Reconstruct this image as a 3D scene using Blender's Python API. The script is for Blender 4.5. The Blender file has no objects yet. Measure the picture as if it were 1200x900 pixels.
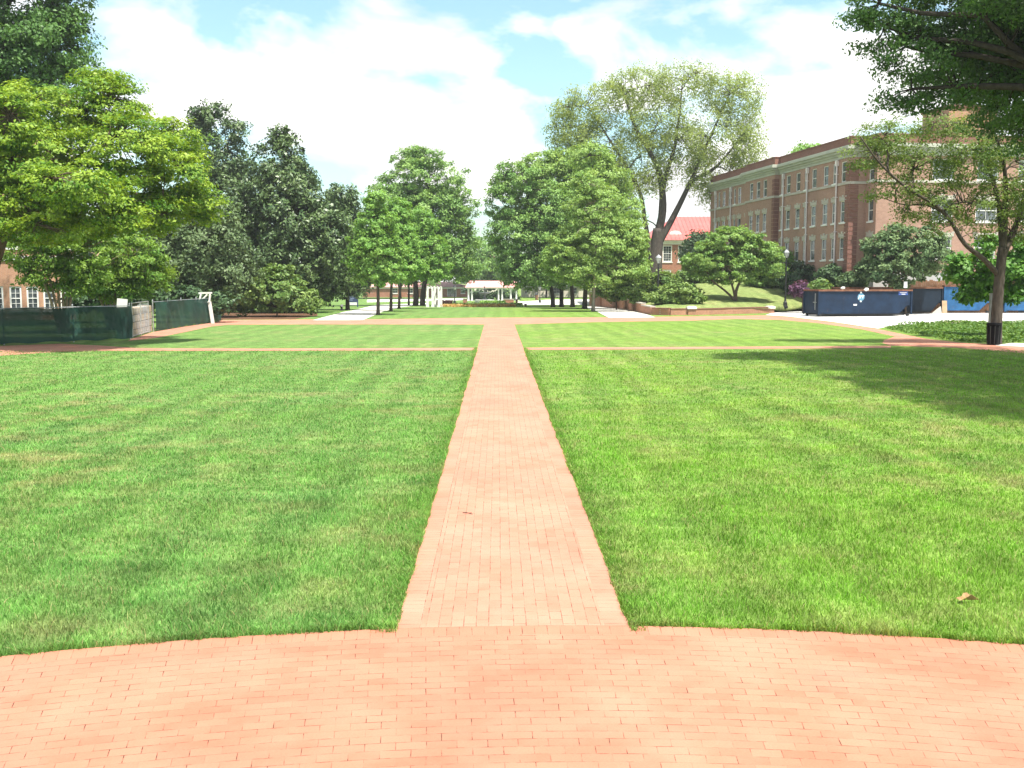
import bpy, bmesh, math, random
import numpy as np
from mathutils import Vector, Matrix, Euler
from mathutils.bvhtree import BVHTree

sc = bpy.context.scene
col = sc.collection
R = math.radians
rng = np.random.default_rng(7)
random.seed(7)

# ------------------------------------------------------------------ camera
CAM_H, FPX = 2.8, 1200.0
cam_loc = Vector((0, 0, CAM_H))
cam_rot = Euler((R(90 - 5.81), 0, R(-0.81)), 'XYZ')
CM = cam_rot.to_matrix()
cd = bpy.data.cameras.new("camera")
cam = bpy.data.objects.new("camera", cd)
col.objects.link(cam)
cam.location = cam_loc
cam.rotation_euler = cam_rot
cd.sensor_width = 36
cd.lens = 36
cd.clip_start = 0.1
cd.clip_end = 4000
sc.camera = cam


def ray(px, py):
    return (CM @ Vector(((px - 600) / FPX, -(py - 450) / FPX, -1))).normalized()


def gz_base(y):
    t = min(max((y - 90) / 110, 0), 1)
    return -1.2 * t


def G(px, py, z=None):
    """where the view through a photo pixel meets the ground (or height z)"""
    d = ray(px, py)
    if z is not None:
        return cam_loc + d * ((z - CAM_H) / d.z)
    zz = 0.0
    for _ in range(30):
        p = cam_loc + d * ((zz - CAM_H) / min(d.z, -1e-4))
        zz = gz_base(p.y)
    return cam_loc + d * ((zz - CAM_H) / min(d.z, -1e-4))


def at(px, py, Y):
    """point through a photo pixel at world depth Y"""
    d = ray(px, py)
    return cam_loc + d * (Y / d.y)


# ------------------------------------------------------------------ tagging
def tag(o, label, cat=None, group=None, kind=None):
    if label: o['label'] = label
    if cat: o['category'] = cat
    if group: o['group'] = group
    if kind: o['kind'] = kind
    return o


def empty(name, loc, label, cat, rz=0, group=None):
    o = bpy.data.objects.new(name, None)
    col.objects.link(o)
    o.location = loc
    o.rotation_euler = (0, 0, rz)
    o.empty_display_size = 0.2
    return tag(o, label, cat, group)


def copy_tree(o, parent=None):
    c = o.copy()
    col.objects.link(c)
    c.parent = parent
    for ch in list(o.children):
        copy_tree(ch, c)
    return c


# ------------------------------------------------------------------ mesh builder
class MB:
    def __init__(s):
        s.v, s.f, s.uv = [], [], {}

    def quad(s, a, b, c, d, uv=None):
        n = len(s.v)
        s.v += [tuple(a), tuple(b), tuple(c), tuple(d)]
        s.f.append((n, n + 1, n + 2, n + 3))
        if uv: s.uv[len(s.f) - 1] = uv

    def box(s, x0, x1, y0, y1, z0, z1):
        n = len(s.v)
        s.v += [(x0, y0, z0), (x1, y0, z0), (x1, y1, z0), (x0, y1, z0), (x0, y0, z1), (x1, y0, z1), (x1, y1, z1), (x0, y1, z1)]
        s.f += [tuple(n + i for i in q) for q in ((0, 3, 2, 1), (4, 5, 6, 7), (0, 1, 5, 4), (1, 2, 6, 5), (2, 3, 7, 6), (3, 0, 4, 7))]

    def obox(s, p, q, w, h, up=(0, 0, 1)):
        """bar from p to q with section w x h"""
        p, q = Vector(p), Vector(q)
        d = (q - p).normalized()
        u = Vector(up)
        if abs(d.dot(u)) > .98: u = Vector((0, 1, 0))
        a = d.cross(u).normalized() * w / 2
        b = a.cross(d).normalized() * h / 2
        n = len(s.v)
        for e in (p, q):
            s.v += [tuple(e - a - b), tuple(e + a - b), tuple(e + a + b), tuple(e - a + b)]
        s.f += [tuple(n + i for i in k) for k in ((0, 1, 2, 3), (7, 6, 5, 4), (0, 4, 5, 1), (1, 5, 6, 2), (2, 6, 7, 3), (3, 7, 4, 0))]

    def tube(s, pts, rad, sides=6, cap=True):
        pts = [Vector(p) for p in pts]
        n0 = len(s.v)
        pa = None
        for i, p in enumerate(pts):
            d = (pts[min(i + 1, len(pts) - 1)] - pts[max(i - 1, 0)])
            if d.length < 1e-6: d = Vector((0, 0, 1))
            d.normalize()
            if pa is None:
                u = Vector((1, 0, 0)) if abs(d.x) < .8 else Vector((0, 1, 0))
            else:
                u = pa
            a = (u - d * u.dot(d)).normalized()
            pa = a
            b = d.cross(a)
            r = rad[i] if hasattr(rad, '__len__') else rad
            for k in range(sides):
                t = 2 * math.pi * k / sides
                s.v.append(tuple(p + (a * math.cos(t) + b * math.sin(t)) * r))
        for i in range(len(pts) - 1):
            for k in range(sides):
                k2 = (k + 1) % sides
                s.f.append((n0 + i * sides + k, n0 + i * sides + k2, n0 + (i + 1) * sides + k2, n0 + (i + 1) * sides + k))
        if cap:
            s.f.append(tuple(n0 + k for k in reversed(range(sides))))
            s.f.append(tuple(n0 + (len(pts) - 1) * sides + k for k in range(sides)))

    def lathe(s, prof, sides=12, c=(0, 0, 0)):
        s.tube([(c[0], c[1], c[2] + z + i * 1e-5) for i, (r, z) in enumerate(prof)], [max(r, 1e-3) for r, z in prof], sides) if False else None
        n0 = len(s.v)
        for r, z in prof:
            for k in range(sides):
                t = 2 * math.pi * k / sides
                s.v.append((c[0] + r * math.cos(t), c[1] + r * math.sin(t), c[2] + z))
        for i in range(len(prof) - 1):
            for k in range(sides):
                k2 = (k + 1) % sides
                s.f.append((n0 + i * sides + k, n0 + i * sides + k2, n0 + (i + 1) * sides + k2, n0 + (i + 1) * sides + k))
        s.f.append(tuple(n0 + k for k in reversed(range(sides))))
        s.f.append(tuple(n0 + (len(prof) - 1) * sides + k for k in range(sides)))

    def prism(s, poly, z0, z1):
        """vertical prism from an xy polygon (counter-clockwise)"""
        n = len(s.v)
        k = len(poly)
        s.v += [(p[0], p[1], z0) for p in poly] + [(p[0], p[1], z1) for p in poly]
        s.f.append(tuple(n + i for i in reversed(range(k))))
        s.f.append(tuple(n + k + i for i in range(k)))
        for i in range(k):
            j = (i + 1) % k
            s.f.append((n + i, n + j, n + k + j, n + k + i))

    def build(s, name, mat, parent=None, bevel=0, smooth=False):
        me = bpy.data.meshes.new(name)
        me.from_pydata(s.v, [], s.f)
        if s.uv:
            l = me.uv_layers.new(name='UVMap')
            for pi, uvs in s.uv.items():
                for li, t in zip(me.polygons[pi].loop_indices, uvs):
                    l.data[li].uv = t
        me.materials.append(mat)
        if smooth:
            me.polygons.foreach_set('use_smooth', [True] * len(me.polygons))
        me.update()
        o = bpy.data.objects.new(name, me)
        col.objects.link(o)
        if parent is not None: o.parent = parent
        if bevel:
            m = o.modifiers.new('bevel', 'BEVEL')
            m.width = bevel
            m.segments = 2
            m.limit_method = 'ANGLE'
        return o


# ------------------------------------------------------------------ materials
class NT:
    def __init__(s, name):
        s.m = bpy.data.materials.new(name)
        s.m.use_nodes = True
        s.t = s.m.node_tree
        s.t.nodes.clear()
        s.out = s.n('ShaderNodeOutputMaterial')

    def n(s, ty, **kw):
        x = s.t.nodes.new(ty)
        for k, v in kw.items(): setattr(x, k, v)
        return x

    def l(s, a, b): s.t.links.new(a, b)

    def pos(s, scale=(1, 1, 1), kind='Object'):
        tc = s.n('ShaderNodeTexCoord')
        mp = s.n('ShaderNodeMapping')
        mp.inputs['Scale'].default_value = scale
        s.l(tc.outputs[kind], mp.inputs['Vector'])
        return mp.outputs[0]

    def noise(s, vec, scale, detail=3, rough=.55):
        x = s.n('ShaderNodeTexNoise')
        x.inputs['Scale'].default_value = scale
        x.inputs['Detail'].default_value = detail
        x.inputs['Roughness'].default_value = rough
        s.l(vec, x.inputs['Vector'])
        return x.outputs['Fac']

    def ramp(s, fac, stops):
        x = s.n('ShaderNodeValToRGB')
        e = x.color_ramp.elements
        while len(e) < len(stops): e.new(.5)
        for q, (p, c) in zip(e, stops):
            q.position = p
            q.color = (c[0], c[1], c[2], 1) if hasattr(c, '__len__') else (c, c, c, 1)
        s.l(fac, x.inputs[0])
        return x.outputs[0]

    def mix(s, fac, a, b, mode='MIX'):
        x = s.n('ShaderNodeMix', data_type='RGBA', blend_type=mode)
        for sock, v in ((x.inputs[0], fac), (x.inputs[6], a), (x.inputs[7], b)):
            if hasattr(v, 'links') or hasattr(v, 'is_linked'):
                s.l(v, sock)
            elif hasattr(v, '__len__'):
                sock.default_value = (*v[:3], 1)
            else:
                sock.default_value = v
        return x.outputs[2]

    def math(s, op, a, b=0.0):
        x = s.n('ShaderNodeMath', operation=op)
        for sock, v in ((x.inputs[0], a), (x.inputs[1], b)):
            if hasattr(v, 'is_linked'): s.l(v, sock)
            else: sock.default_value = v
        return x.outputs[0]

    def bsdf(s, color, rough=.8, spec=.3, metal=0, bump=None, bstr=.3, bdist=.01):
        b = s.n('ShaderNodeBsdfPrincipled')
        if hasattr(color, 'is_linked'): s.l(color, b.inputs['Base Color'])
        else: b.inputs['Base Color'].default_value = (*color, 1)
        if hasattr(rough, 'is_linked'): s.l(rough, b.inputs['Roughness'])
        else: b.inputs['Roughness'].default_value = rough
        b.inputs['Specular IOR Level'].default_value = spec
        b.inputs['Metallic'].default_value = metal
        if bump is not None:
            k = s.n('ShaderNodeBump')
            k.inputs['Strength'].default_value = bstr
            k.inputs['Distance'].default_value = bdist
            s.l(bump, k.inputs['Height'])
            s.l(k.outputs[0], b.inputs['Normal'])
        return b

    def done(s, b):
        s.l(b.outputs[0], s.out.inputs['Surface'])
        return s.m


def simple(name, c, rough=.6, spec=.3, metal=0, var=.15, scale=3.0):
    t = NT(name)
    p = t.pos()
    f = t.noise(p, scale, 5)
    lo = tuple(x * (1 - var) for x in c)
    hi = tuple(min(1, x * (1 + var)) for x in c)
    return t.done(t.bsdf(t.ramp(f, [(.3, lo), (.7, hi)]), rough, spec, metal, f, .15, .01))


def grass_color(t, base, stripe=.8):
    """patchy lawn colour in world metres; shared by turf sheet and blades"""
    p = t.pos()
    big = t.noise(p, .09, 3)
    mid = t.noise(p, .55, 4)
    fine = t.noise(p, 3.2, 5, .65)
    c = t.mix(t.ramp(mid, [(.36, 0), (.64, 1)]), base[0], base[1])
    c = t.mix(t.ramp(big, [(.42, 0), (.62, 1)]), c, base[2])
    sx = t.n('ShaderNodeSeparateXYZ')
    t.l(p, sx.inputs[0])
    # the left-hand turf is a bluer grass than the right-hand one
    side = t.math('MULTIPLY_ADD', sx.outputs[0], .22)
    side.node.inputs[2].default_value = .45
    c = t.mix(t.math('MULTIPLY', t.ramp(side, [(0, 1), (1, 0)]), .55), c, base[4])
    # worn tan patches
    n2 = t.noise(p, .9, 6, .7)
    n3 = t.noise(p, .16, 2)
    tan = t.math('MULTIPLY', t.ramp(n2, [(.48, 0), (.62, 1)]), t.ramp(n3, [(.40, .12), (.62, 1)]))
    c = t.mix(t.math('MULTIPLY', tan, .62), c, base[3])
    n4 = t.noise(p, 1.7, 4, .6)
    c = t.mix(1.0, c, t.ramp(n4, [(.35, .86), (.65, 1.18)]), 'MULTIPLY')
    # mower stripes along the path
    w = t.n('ShaderNodeTexWave', wave_type='BANDS', bands_direction='X')
    w.inputs['Scale'].default_value = .26
    w.inputs['Distortion'].default_value = 2.2
    w.inputs['Detail'].default_value = 2
    w.inputs['Detail Scale'].default_value = .3
    t.l(p, w.inputs['Vector'])
    sm = t.ramp(t.noise(t.pos((1, .25, 1)), .35, 2), [(.38, .15), (.6, 1)])
    c = t.mix(t.math('MULTIPLY', sm, stripe), c, t.mix(1.0, c, t.ramp(w.outputs['Fac'], [(.25, .80), (.75, 1.14)]), 'MULTIPLY'))
    return c, fine, p


LAWN = ((.115, .248, .030), (.198, .338, .038), (.150, .318, .024), (.39, .32, .14), (.098, .245, .070))
TURF = ((.110, .190, .042), (.155, .230, .050), (.125, .212, .036), (.23, .215, .095), (.095, .178, .058))  # sheet greens darkened: self-shadow of grass blades put into the colour


def lawn_mat(name, base):
    t = NT(name)
    c, fine, p = grass_color(t, base, .55)
    vf = t.noise(t.pos((1, .45, 1)), 16, 4, .7)
    c = t.mix(1.0, c, t.ramp(fine, [(.3, .72), (.7, 1.28)]), 'MULTIPLY')
    c = t.mix(1.0, c, t.ramp(vf, [(.3, .6), (.7, 1.4)]), 'MULTIPLY')
    return t.done(t.bsdf(c, .95, .05, 0, vf, .8, .04))


def blade_mat():
    t = NT('grass_blade')
    c, fine, p = grass_color(t, LAWN)
    a = t.n('ShaderNodeAttribute', attribute_name='tint')
    s = t.n('ShaderNodeSeparateColor')
    t.l(a.outputs['Color'], s.inputs[0])
    c = t.mix(1.0, c, t.ramp(s.outputs[0], [(0, .7), (1, 1.55)]), 'MULTIPLY')
    c = t.mix(s.outputs[1], c, (.42, .35, .16))
    d = t.bsdf(c, .55, .25)
    tr = t.n('ShaderNodeBsdfTranslucent')
    t.l(c, tr.inputs[0])
    m = t.n('ShaderNodeMixShader')
    m.inputs[0].default_value = .35
    t.l(d.outputs[0], m.inputs[1])
    t.l(tr.outputs[0], m.inputs[2])
    return t.done(m)


def leaf_mat(name, dark, light, trans=.3, rough=.5, spec=.3):
    t = NT(name)
    a = t.n('ShaderNodeAttribute', attribute_name='tint')
    s = t.n('ShaderNodeSeparateColor')
    t.l(a.outputs['Color'], s.inputs[0])
    c = t.mix(s.outputs[0], dark, light)
    d = t.bsdf(c, rough, spec)
    tr = t.n('ShaderNodeBsdfTranslucent')
    tc = t.mix(1.0, c, (1.25, 1.15, .6), 'MULTIPLY')
    t.l(tc, tr.inputs[0])
    m = t.n('ShaderNodeMixShader')
    m.inputs[0].default_value = trans
    t.l(d.outputs[0], m.inputs[1])
    t.l(tr.outputs[0], m.inputs[2])
    return t.done(m)


def bark_mat(name, c):
    t = NT(name)
    p = t.pos((1, 1, .25))
    f = t.noise(p, 9, 5, .7)
    return t.done(t.bsdf(t.ramp(f, [(.3, tuple(x * .55 for x in c)), (.7, tuple(x * 1.35 for x in c))]), .95, .1, 0, f, .7, .04))


def paver_mat(name, c1, c2, offset=.5):
    t = NT(name)
    tc = t.n('ShaderNodeTexCoord')
    # joints wander a little
    nz = t.n('ShaderNodeTexNoise')
    nz.inputs['Scale'].default_value = 2.5
    nz.inputs['Detail'].default_value = 2
    t.l(tc.outputs['UV'], nz.inputs['Vector'])
    ad = t.n('ShaderNodeVectorMath', operation='SCALE')
    ad.inputs['Scale'].default_value = .012
    t.l(nz.outputs['Color'], ad.inputs[0])
    uv = t.n('ShaderNodeVectorMath', operation='ADD')
    t.l(tc.outputs['UV'], uv.inputs[0])
    t.l(ad.outputs[0], uv.inputs[1])
    b = t.n('ShaderNodeTexBrick')
    b.offset = offset
    b.inputs['Color1'].default_value = (*c1, 1)
    b.inputs['Color2'].default_value = (*c2, 1)
    b.inputs['Mortar'].default_value = (*c1, 1)
    b.inputs['Scale'].default_value = 1
    b.inputs['Mortar Size'].default_value = .0032
    b.inputs['Mortar Smooth'].default_value = .2
    b.inputs['Bias'].default_value = 0
    b.inputs['Brick Width'].default_value = .203
    b.inputs['Row Height'].default_value = .1015
    t.l(uv.outputs[0], b.inputs['Vector'])
    n1 = t.noise(tc.outputs['UV'], 1.1, 4, .6)
    n2 = t.noise(tc.outputs['UV'], 6.5, 4, .7)
    n3 = t.noise(tc.outputs['UV'], 60, 3, .7)
    c = t.mix(t.ramp(n1, [(.35, 0), (.7, 1)]), b.outputs['Color'], (c1[0] * 1.02, c1[1] * 1.12, c1[2] * 1.18))
    n5 = t.noise(tc.outputs['UV'], .45, 5, .65)
    c = t.mix(1.0, c, t.ramp(n5, [(.3, .84), (.6, 1.05)]), 'MULTIPLY')
    c = t.mix(1.0, c, t.ramp(n3, [(.3, .93), (.7, 1.06)]), 'MULTIPLY')
    # dark open joints only here and there, sand-filled elsewhere
    j = t.math('MULTIPLY', b.outputs['Fac'], t.ramp(n2, [(.44, .16), (.62, 1)]))
    c = t.mix(j, c, (.06, .03, .02))
    st = t.noise(tc.outputs['UV'], .8, 6, .7)
    c = t.mix(t.math('MULTIPLY', t.ramp(st, [(.6, 0), (.74, 1)]), .3), c, (.24, .13, .1))
    inv = t.math('SUBTRACT', 1.0, j)
    return t.done(t.bsdf(c, .85, .15, 0, inv, .3, .004))


def brick_wall_mat(name, c1, c2, mortar, var=.2):
    """brickwork on walls that run along local x or y"""
    t = NT(name)
    tc = t.n('ShaderNodeTexCoord')
    s = t.n('ShaderNodeSeparateXYZ')
    t.l(tc.outputs['Object'], s.inputs[0])
    c = t.n('ShaderNodeCombineXYZ')
    t.l(t.math('ADD', s.outputs[0], s.outputs[1]), c.inputs[0])
    t.l(s.outputs[2], c.inputs[1])
    b = t.n('ShaderNodeTexBrick')
    b.inputs['Color1'].default_value = (*c1, 1)
    b.inputs['Color2'].default_value = (*c2, 1)
    b.inputs['Mortar'].default_value = (*mortar, 1)
    b.inputs['Scale'].default_value = 1
    b.inputs['Mortar Size'].default_value = .006
    b.inputs['Brick Width'].default_value = .215
    b.inputs['Row Height'].default_value = .076
    t.l(c.outputs[0], b.inputs['Vector'])
    n1 = t.noise(c.outputs[0], .35, 4, .6)
    n2 = t.noise(c.outputs[0], 3, 4, .7)
    x = t.mix(1.0, b.outputs['Color'], t.ramp(n1, [(.3, 1 - var), (.7, 1 + var)]), 'MULTIPLY')
    x = t.mix(1.0, x, t.ramp(n2, [(.3, 1 - var * .7), (.7, 1 + var * .7)]), 'MULTIPLY')
    return t.done(t.bsdf(x, .9, .15, 0, b.outputs['Fac'], -.2, .01))


def concrete_mat(name, c, joints=1.5):
    t = NT(name)
    p = t.pos()
    f = t.noise(p, .5, 6, .65)
    g = t.noise(p, 14, 4, .7)
    x = t.ramp(f, [(.3, tuple(v * .82 for v in c)), (.7, c)])
    x = t.mix(1.0, x, t.ramp(g, [(.3, .94), (.7, 1.04)]), 'MULTIPLY')
    b = t.n('ShaderNodeTexBrick')
    b.offset = 0
    b.inputs['Scale'].default_value = 1
    b.inputs['Brick Width'].default_value = joints * 2
    b.inputs['Row Height'].default_value = joints * 2
    b.inputs['Mortar Size'].default_value = .012
    t.l(p, b.inputs['Vector'])
    x = t.mix(t.math('MULTIPLY', b.outputs['Fac'], .5), x, tuple(v * .4 for v in c))
    return t.done(t.bsdf(x, .9, .15, 0, g, .2, .004))


M = {}
M['lawn'] = lawn_mat('lawn_turf', TURF)
M['bank'] = lawn_mat('bank_turf', ((.145, .20, .065), (.20, .23, .08), (.165, .21, .07), (.26, .23, .11), (.12, .18, .06)))
M['blade'] = blade_mat()
M['paver'] = paver_mat('brick_pavers', (.415, .172, .108), (.35, .135, .082))
M['paver_path'] = paver_mat('path_brick_pavers', (.432, .196, .130), (.38, .162, .104))  # same brick lightened against the plaza: lens vignetting put into the colours
M['path_stack'] = paver_mat('path_brick_edging', (.425, .192, .127), (.375, .160, .102), 0)
M['paver_stack'] = paver_mat('brick_edging', (.405, .168, .104), (.355, .14, .086), 0)
M['conc'] = concrete_mat('concrete', (.62, .59, .53))
M['conc2'] = concrete_mat('pale_concrete', (.60, .58, .55), 3)
M['mulch'] = simple('mulch', (.11, .06, .035), .95, .1, 0, .4, 8)
M['brick_hall'] = brick_wall_mat('hall_brick', (.37, .215, .158), (.32, .178, .130), (.38, .30, .25), .14)
M['brick_quoin'] = brick_wall_mat('quoin_brick', (.215, .098, .072), (.19, .085, .063), (.24, .17, .14), .12)
M['brick_tan'] = brick_wall_mat('tan_brick', (.42, .22, .13), (.36, .18, .11), (.42, .33, .26), .12)
M['brick_red'] = brick_wall_mat('red_brick', (.36, .15, .09), (.30, .12, .075), (.4, .3, .25), .12)
M['brick_low'] = brick_wall_mat('wall_brick', (.40, .18, .105), (.33, .14, .085), (.42, .33, .27), .15)
M['white'] = simple('white_paint', (.74, .73, .69), .5, .4, 0, .08, 2)
M['trim'] = simple('limestone_trim', (.43, .40, .34), .8, .2, 0, .14, 1.5)
M['cornice'] = simple('cornice_paint', (.41, .42, .35), .6, .3, 0, .1, 1.2)
M['stonebase'] = simple('foundation_stone', (.50, .49, .46), .9, .2, 0, .15, 1.2)
M['pipe'] = simple('downpipe_paint', (.66, .60, .60), .5, .4, 0, .06, 2)
M['redroof'] = simple('red_metal_roof', (.50, .115, .10), .45, .4, 0, .12, .8)
M['pinkroof'] = simple('faded_red_roof', (.56, .27, .25), .6, .3, 0, .1, 1)
M['black'] = simple('black_iron', (.016, .017, .019), .4, .5, 0, .3, 5)
M['blackbag'] = simple('black_plastic', (.006, .006, .007), .8, .1, 0, .4, 6)
M['navy'] = None
M['galv'] = simple('galvanised_steel', (.42, .43, .44), .45, .5, .6, .1, 5)
M['wood'] = simple('weathered_wood', (.22, .12, .07), .9, .1, 0, .3, 2)
M['ply'] = simple('plywood', (.42, .30, .19), .85, .15, 0, .2, 2)
M['asphalt'] = simple('asphalt', (.12, .12, .12), .95, .1, 0, .2, 2)
M['cream'] = simple('cream_render', (.66, .60, .50), .8, .2, 0, .08, .6)
M['lantern'] = simple('lantern_glass', (.45, .46, .46), .25, .5, 0, .05, 2)
M['signblue'] = simple('navy_sign_face', (.045, .06, .13), .4, .4, 0, .12, 2)
M['water_stone'] = simple('fountain_iron', (.12, .125, .13), .5, .4, 0, .3, 4)
M['dryleaf'] = simple('dry_leaf', (.34, .21, .10), .8, .2, 0, .3, 30)
M['twig'] = simple('twig_bark', (.022, .019, .017), .9, .1, 0, .3, 30)


def steel_paint(name, c, rust=.35):
    t = NT(name)
    p = t.pos()
    f = t.noise(p, 1.3, 6, .65)
    g = t.noise(t.pos((1, 1, .3)), 4, 6, .7)
    x = t.ramp(f, [(.3, tuple(v * .7 for v in c)), (.7, tuple(v * 1.35 for v in c))])
    x = t.mix(t.math('MULTIPLY', t.ramp(g, [(.6, 0), (.75, 1)]), rust), x, (.16, .075, .04))
    return t.done(t.bsdf(x, .62, .22, 0, f, .25, .03))


M['navy'] = steel_paint('navy_steel', (.008, .021, .047))
M['navy2'] = steel_paint('dull_navy_steel', (.008, .016, .028))
M['blue'] = steel_paint('blue_steel', (.022, .095, .22), .3)
M['rust'] = simple('rusty_rail', (.16, .075, .045), .9, .2, 0, .4, 3)


def glass_mat():
    t = NT('window_glass')
    p = t.pos()
    f = t.noise(p, .7, 2)
    return t.done(t.bsdf(t.ramp(f, [(.4, (.03, .035, .04)), (.6, (.14, .16, .17))]), .08, .8))


M['glass'] = glass_mat()


def screen_mat():
    t = NT('green_windscreen')
    p = t.pos()
    f = t.noise(t.pos((1, 1, .5)), .9, 5, .6)
    c = t.ramp(f, [(.35, (.006, .034, .027)), (.65, (.013, .058, .042))])
    d = t.bsdf(c, .7, .25, 0, f, .5, .1)
    tr = t.n('ShaderNodeBsdfTransparent')
    m = t.n('ShaderNodeMixShader')
    m.inputs[0].default_value = .05
    t.l(d.outputs[0], m.inputs[1])
    t.l(tr.outputs[0], m.inputs[2])
    return t.done(m)


M['screen'] = screen_mat()


def stone_mat():
    t = NT('granite_blocks')
    tc = t.n('ShaderNodeTexCoord')
    s = t.n('ShaderNodeSeparateXYZ')
    t.l(tc.outputs['Object'], s.inputs[0])
    c = t.n('ShaderNodeCombineXYZ')
    t.l(t.math('ADD', s.outputs[0], s.outputs[1]), c.inputs[0])
    t.l(s.outputs[2], c.inputs[1])
    b = t.n('ShaderNodeTexBrick')
    b.inputs['Color1'].default_value = (.40, .30, .19, 1)
    b.inputs['Color2'].default_value = (.30, .31, .31, 1)
    b.inputs['Mortar'].default_value = (.10, .09, .08, 1)
    b.inputs['Scale'].default_value = 1
    b.inputs['Mortar Size'].default_value = .02
    b.inputs['Brick Width'].default_value = .62
    b.inputs['Row Height'].default_value = .36
    t.l(c.outputs[0], b.inputs['Vector'])
    n1 = t.noise(c.outputs[0], 2.2, 5, .7)
    x = t.mix(1.0, b.outputs['Color'], t.ramp(n1, [(.3, .8), (.7, 1.2)]), 'MULTIPLY')
    return t.done(t.bsdf(x, .9, .2, 0, n1, .4, .03))


M['stone'] = stone_mat()

# ------------------------------------------------------------------ ground
# one sheet out to the horizon, dipping gently beyond the far cross path
ys = [-60, 0, 40, 80, 90] + list(range(95, 201, 5)) + [260, 500, 1200]
xs = [-1200, -300, -80, -40, 0, 40, 80, 300, 1200]
gm = MB()
for i in range(len(ys) - 1):
    for j in range(len(xs) - 1):
        a, b, c, d = ys[i], ys[i + 1], xs[j], xs[j + 1]
        gm.quad((c, a, gz_base(a)), (d, a, gz_base(a)), (d, b, gz_base(b)), (c, b, gz_base(b)))
ground = gm.build('lawn', M['lawn'])
bm = bmesh.new(); bm.from_mesh(ground.data); bmesh.ops.remove_doubles(bm, verts=bm.verts, dist=1e-4); bm.to_mesh(ground.data); bm.free()
tag(ground, 'broad mown green lawn on both sides of the brick path', 'lawn', kind='structure')


def sheet(name, pts, lift, mat, label, cat='path', uvdir=None, sub=1.0):
    """paving sheet from a world polygon, draped on the gentle ground"""
    bm = bmesh.new()
    vs = [bm.verts.new((p[0], p[1], 0)) for p in pts]
    from mathutils.geometry import tessellate_polygon
    for tri in tessellate_polygon([[Vector((p[0], p[1], 0)) for p in pts]]):
        bm.faces.new([vs[i] for i in tri])
    bm.normal_update()
    ymax = max(p[1] for p in pts)
    if ymax > 92:
        for yy in list(range(90, int(min(ymax, 200)) + 1, 5)):
            bmesh.ops.bisect_plane(bm, geom=bm.verts[:] + bm.edges[:] + bm.faces[:], plane_co=(0, yy, 0), plane_no=(0, 1, 0))
    for v in bm.verts: v.co.z = gz_base(v.co.y) + lift
    for f in bm.faces:
        if f.normal.z < 0: f.normal_flip()
    uv = bm.loops.layers.uv.new('UVMap')
    d = Vector(uvdir or (1, 0)).normalized()
    for f in bm.faces:
        for l in f.loops:
            x, y = l.vert.co.x, l.vert.co.y
            l[uv].uv = (x * d.x + y * d.y, -x * d.y + y * d.x)
    me = bpy.data.meshes.new(name)
    bm.normal_update()
    bm.to_mesh(me); bm.free()
    me.materials.append(mat)
    o = bpy.data.objects.new(name, me)
    col.objects.link(o)
    tag(o, label, cat, kind='structure')
    return o


# foreground plaza: courses follow an arc
def circle3(a, b, c):
    ax, ay, bx, by, cx, cy = a.x, a.y, b.x, b.y, c.x, c.y
    d = 2 * (ax * (by - cy) + bx * (cy - ay) + cx * (ay - by))
    ux = ((ax ** 2 + ay ** 2) * (by - cy) + (bx ** 2 + by ** 2) * (cy - ay) + (cx ** 2 + cy ** 2) * (ay - by)) / d
    uy = ((ax ** 2 + ay ** 2) * (cx - bx) + (bx ** 2 + by ** 2) * (ax - cx) + (cx ** 2 + cy ** 2) * (bx - ax)) / d
    return Vector((ux, uy)), math.hypot(ax - ux, ay - uy)


PC, PR = circle3(G(0, 771), G(600, 735), G(1200, 757))
pl = MB()
N = 220
rows = [PR - 14.0, PR - 8, PR - 5, PR - 2.4, PR - .203]
a0, a1 = R(90 + 52), R(90 - 52)
for k in range(N):
    t0 = a0 + (a1 - a0) * k / N
    t1 = a0 + (a1 - a0) * (k + 1) / N
    for i in range(len(rows) - 1):
        r0, r1 = rows[i], rows[i + 1]
        P = lambda r, t: (PC.x + r * math.cos(t), PC.y + r * math.sin(t), .012)
        u0, u1 = -t0 * PR * .93, -t1 * PR * .93
        pl.quad(P(r0, t0), P(r0, t1), P(r1, t1), P(r1, t0), [(u0, r0), (u1, r0), (u1, r1), (u0, r1)])
plaza = pl.build('brick_plaza', M['paver'])
tag(plaza, 'curved salmon brick paving across the foreground', 'paving', kind='structure')
ed = MB()
for k in range(N):
    t0 = a0 + (a1 - a0) * k / N
    t1 = a0 + (a1 - a0) * (k + 1) / N
    P = lambda r, t: (PC.x + r * math.cos(t), PC.y + r * math.sin(t), .012)
    u0, u1 = -t0 * PR, -t1 * PR
    r0, r1 = PR - .203, PR
    ed.quad(P(r0, t0), P(r0, t1), P(r1, t1), P(r1, t0), [(0.0, u0), (0.0, u1), (.203, u1), (.203, u0)])
ed = ed.build('plaza_edging', M['paver_stack'])
tag(ed, 'single arc of bricks edging the foreground paving against the lawn', 'paving', kind='structure')

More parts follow.
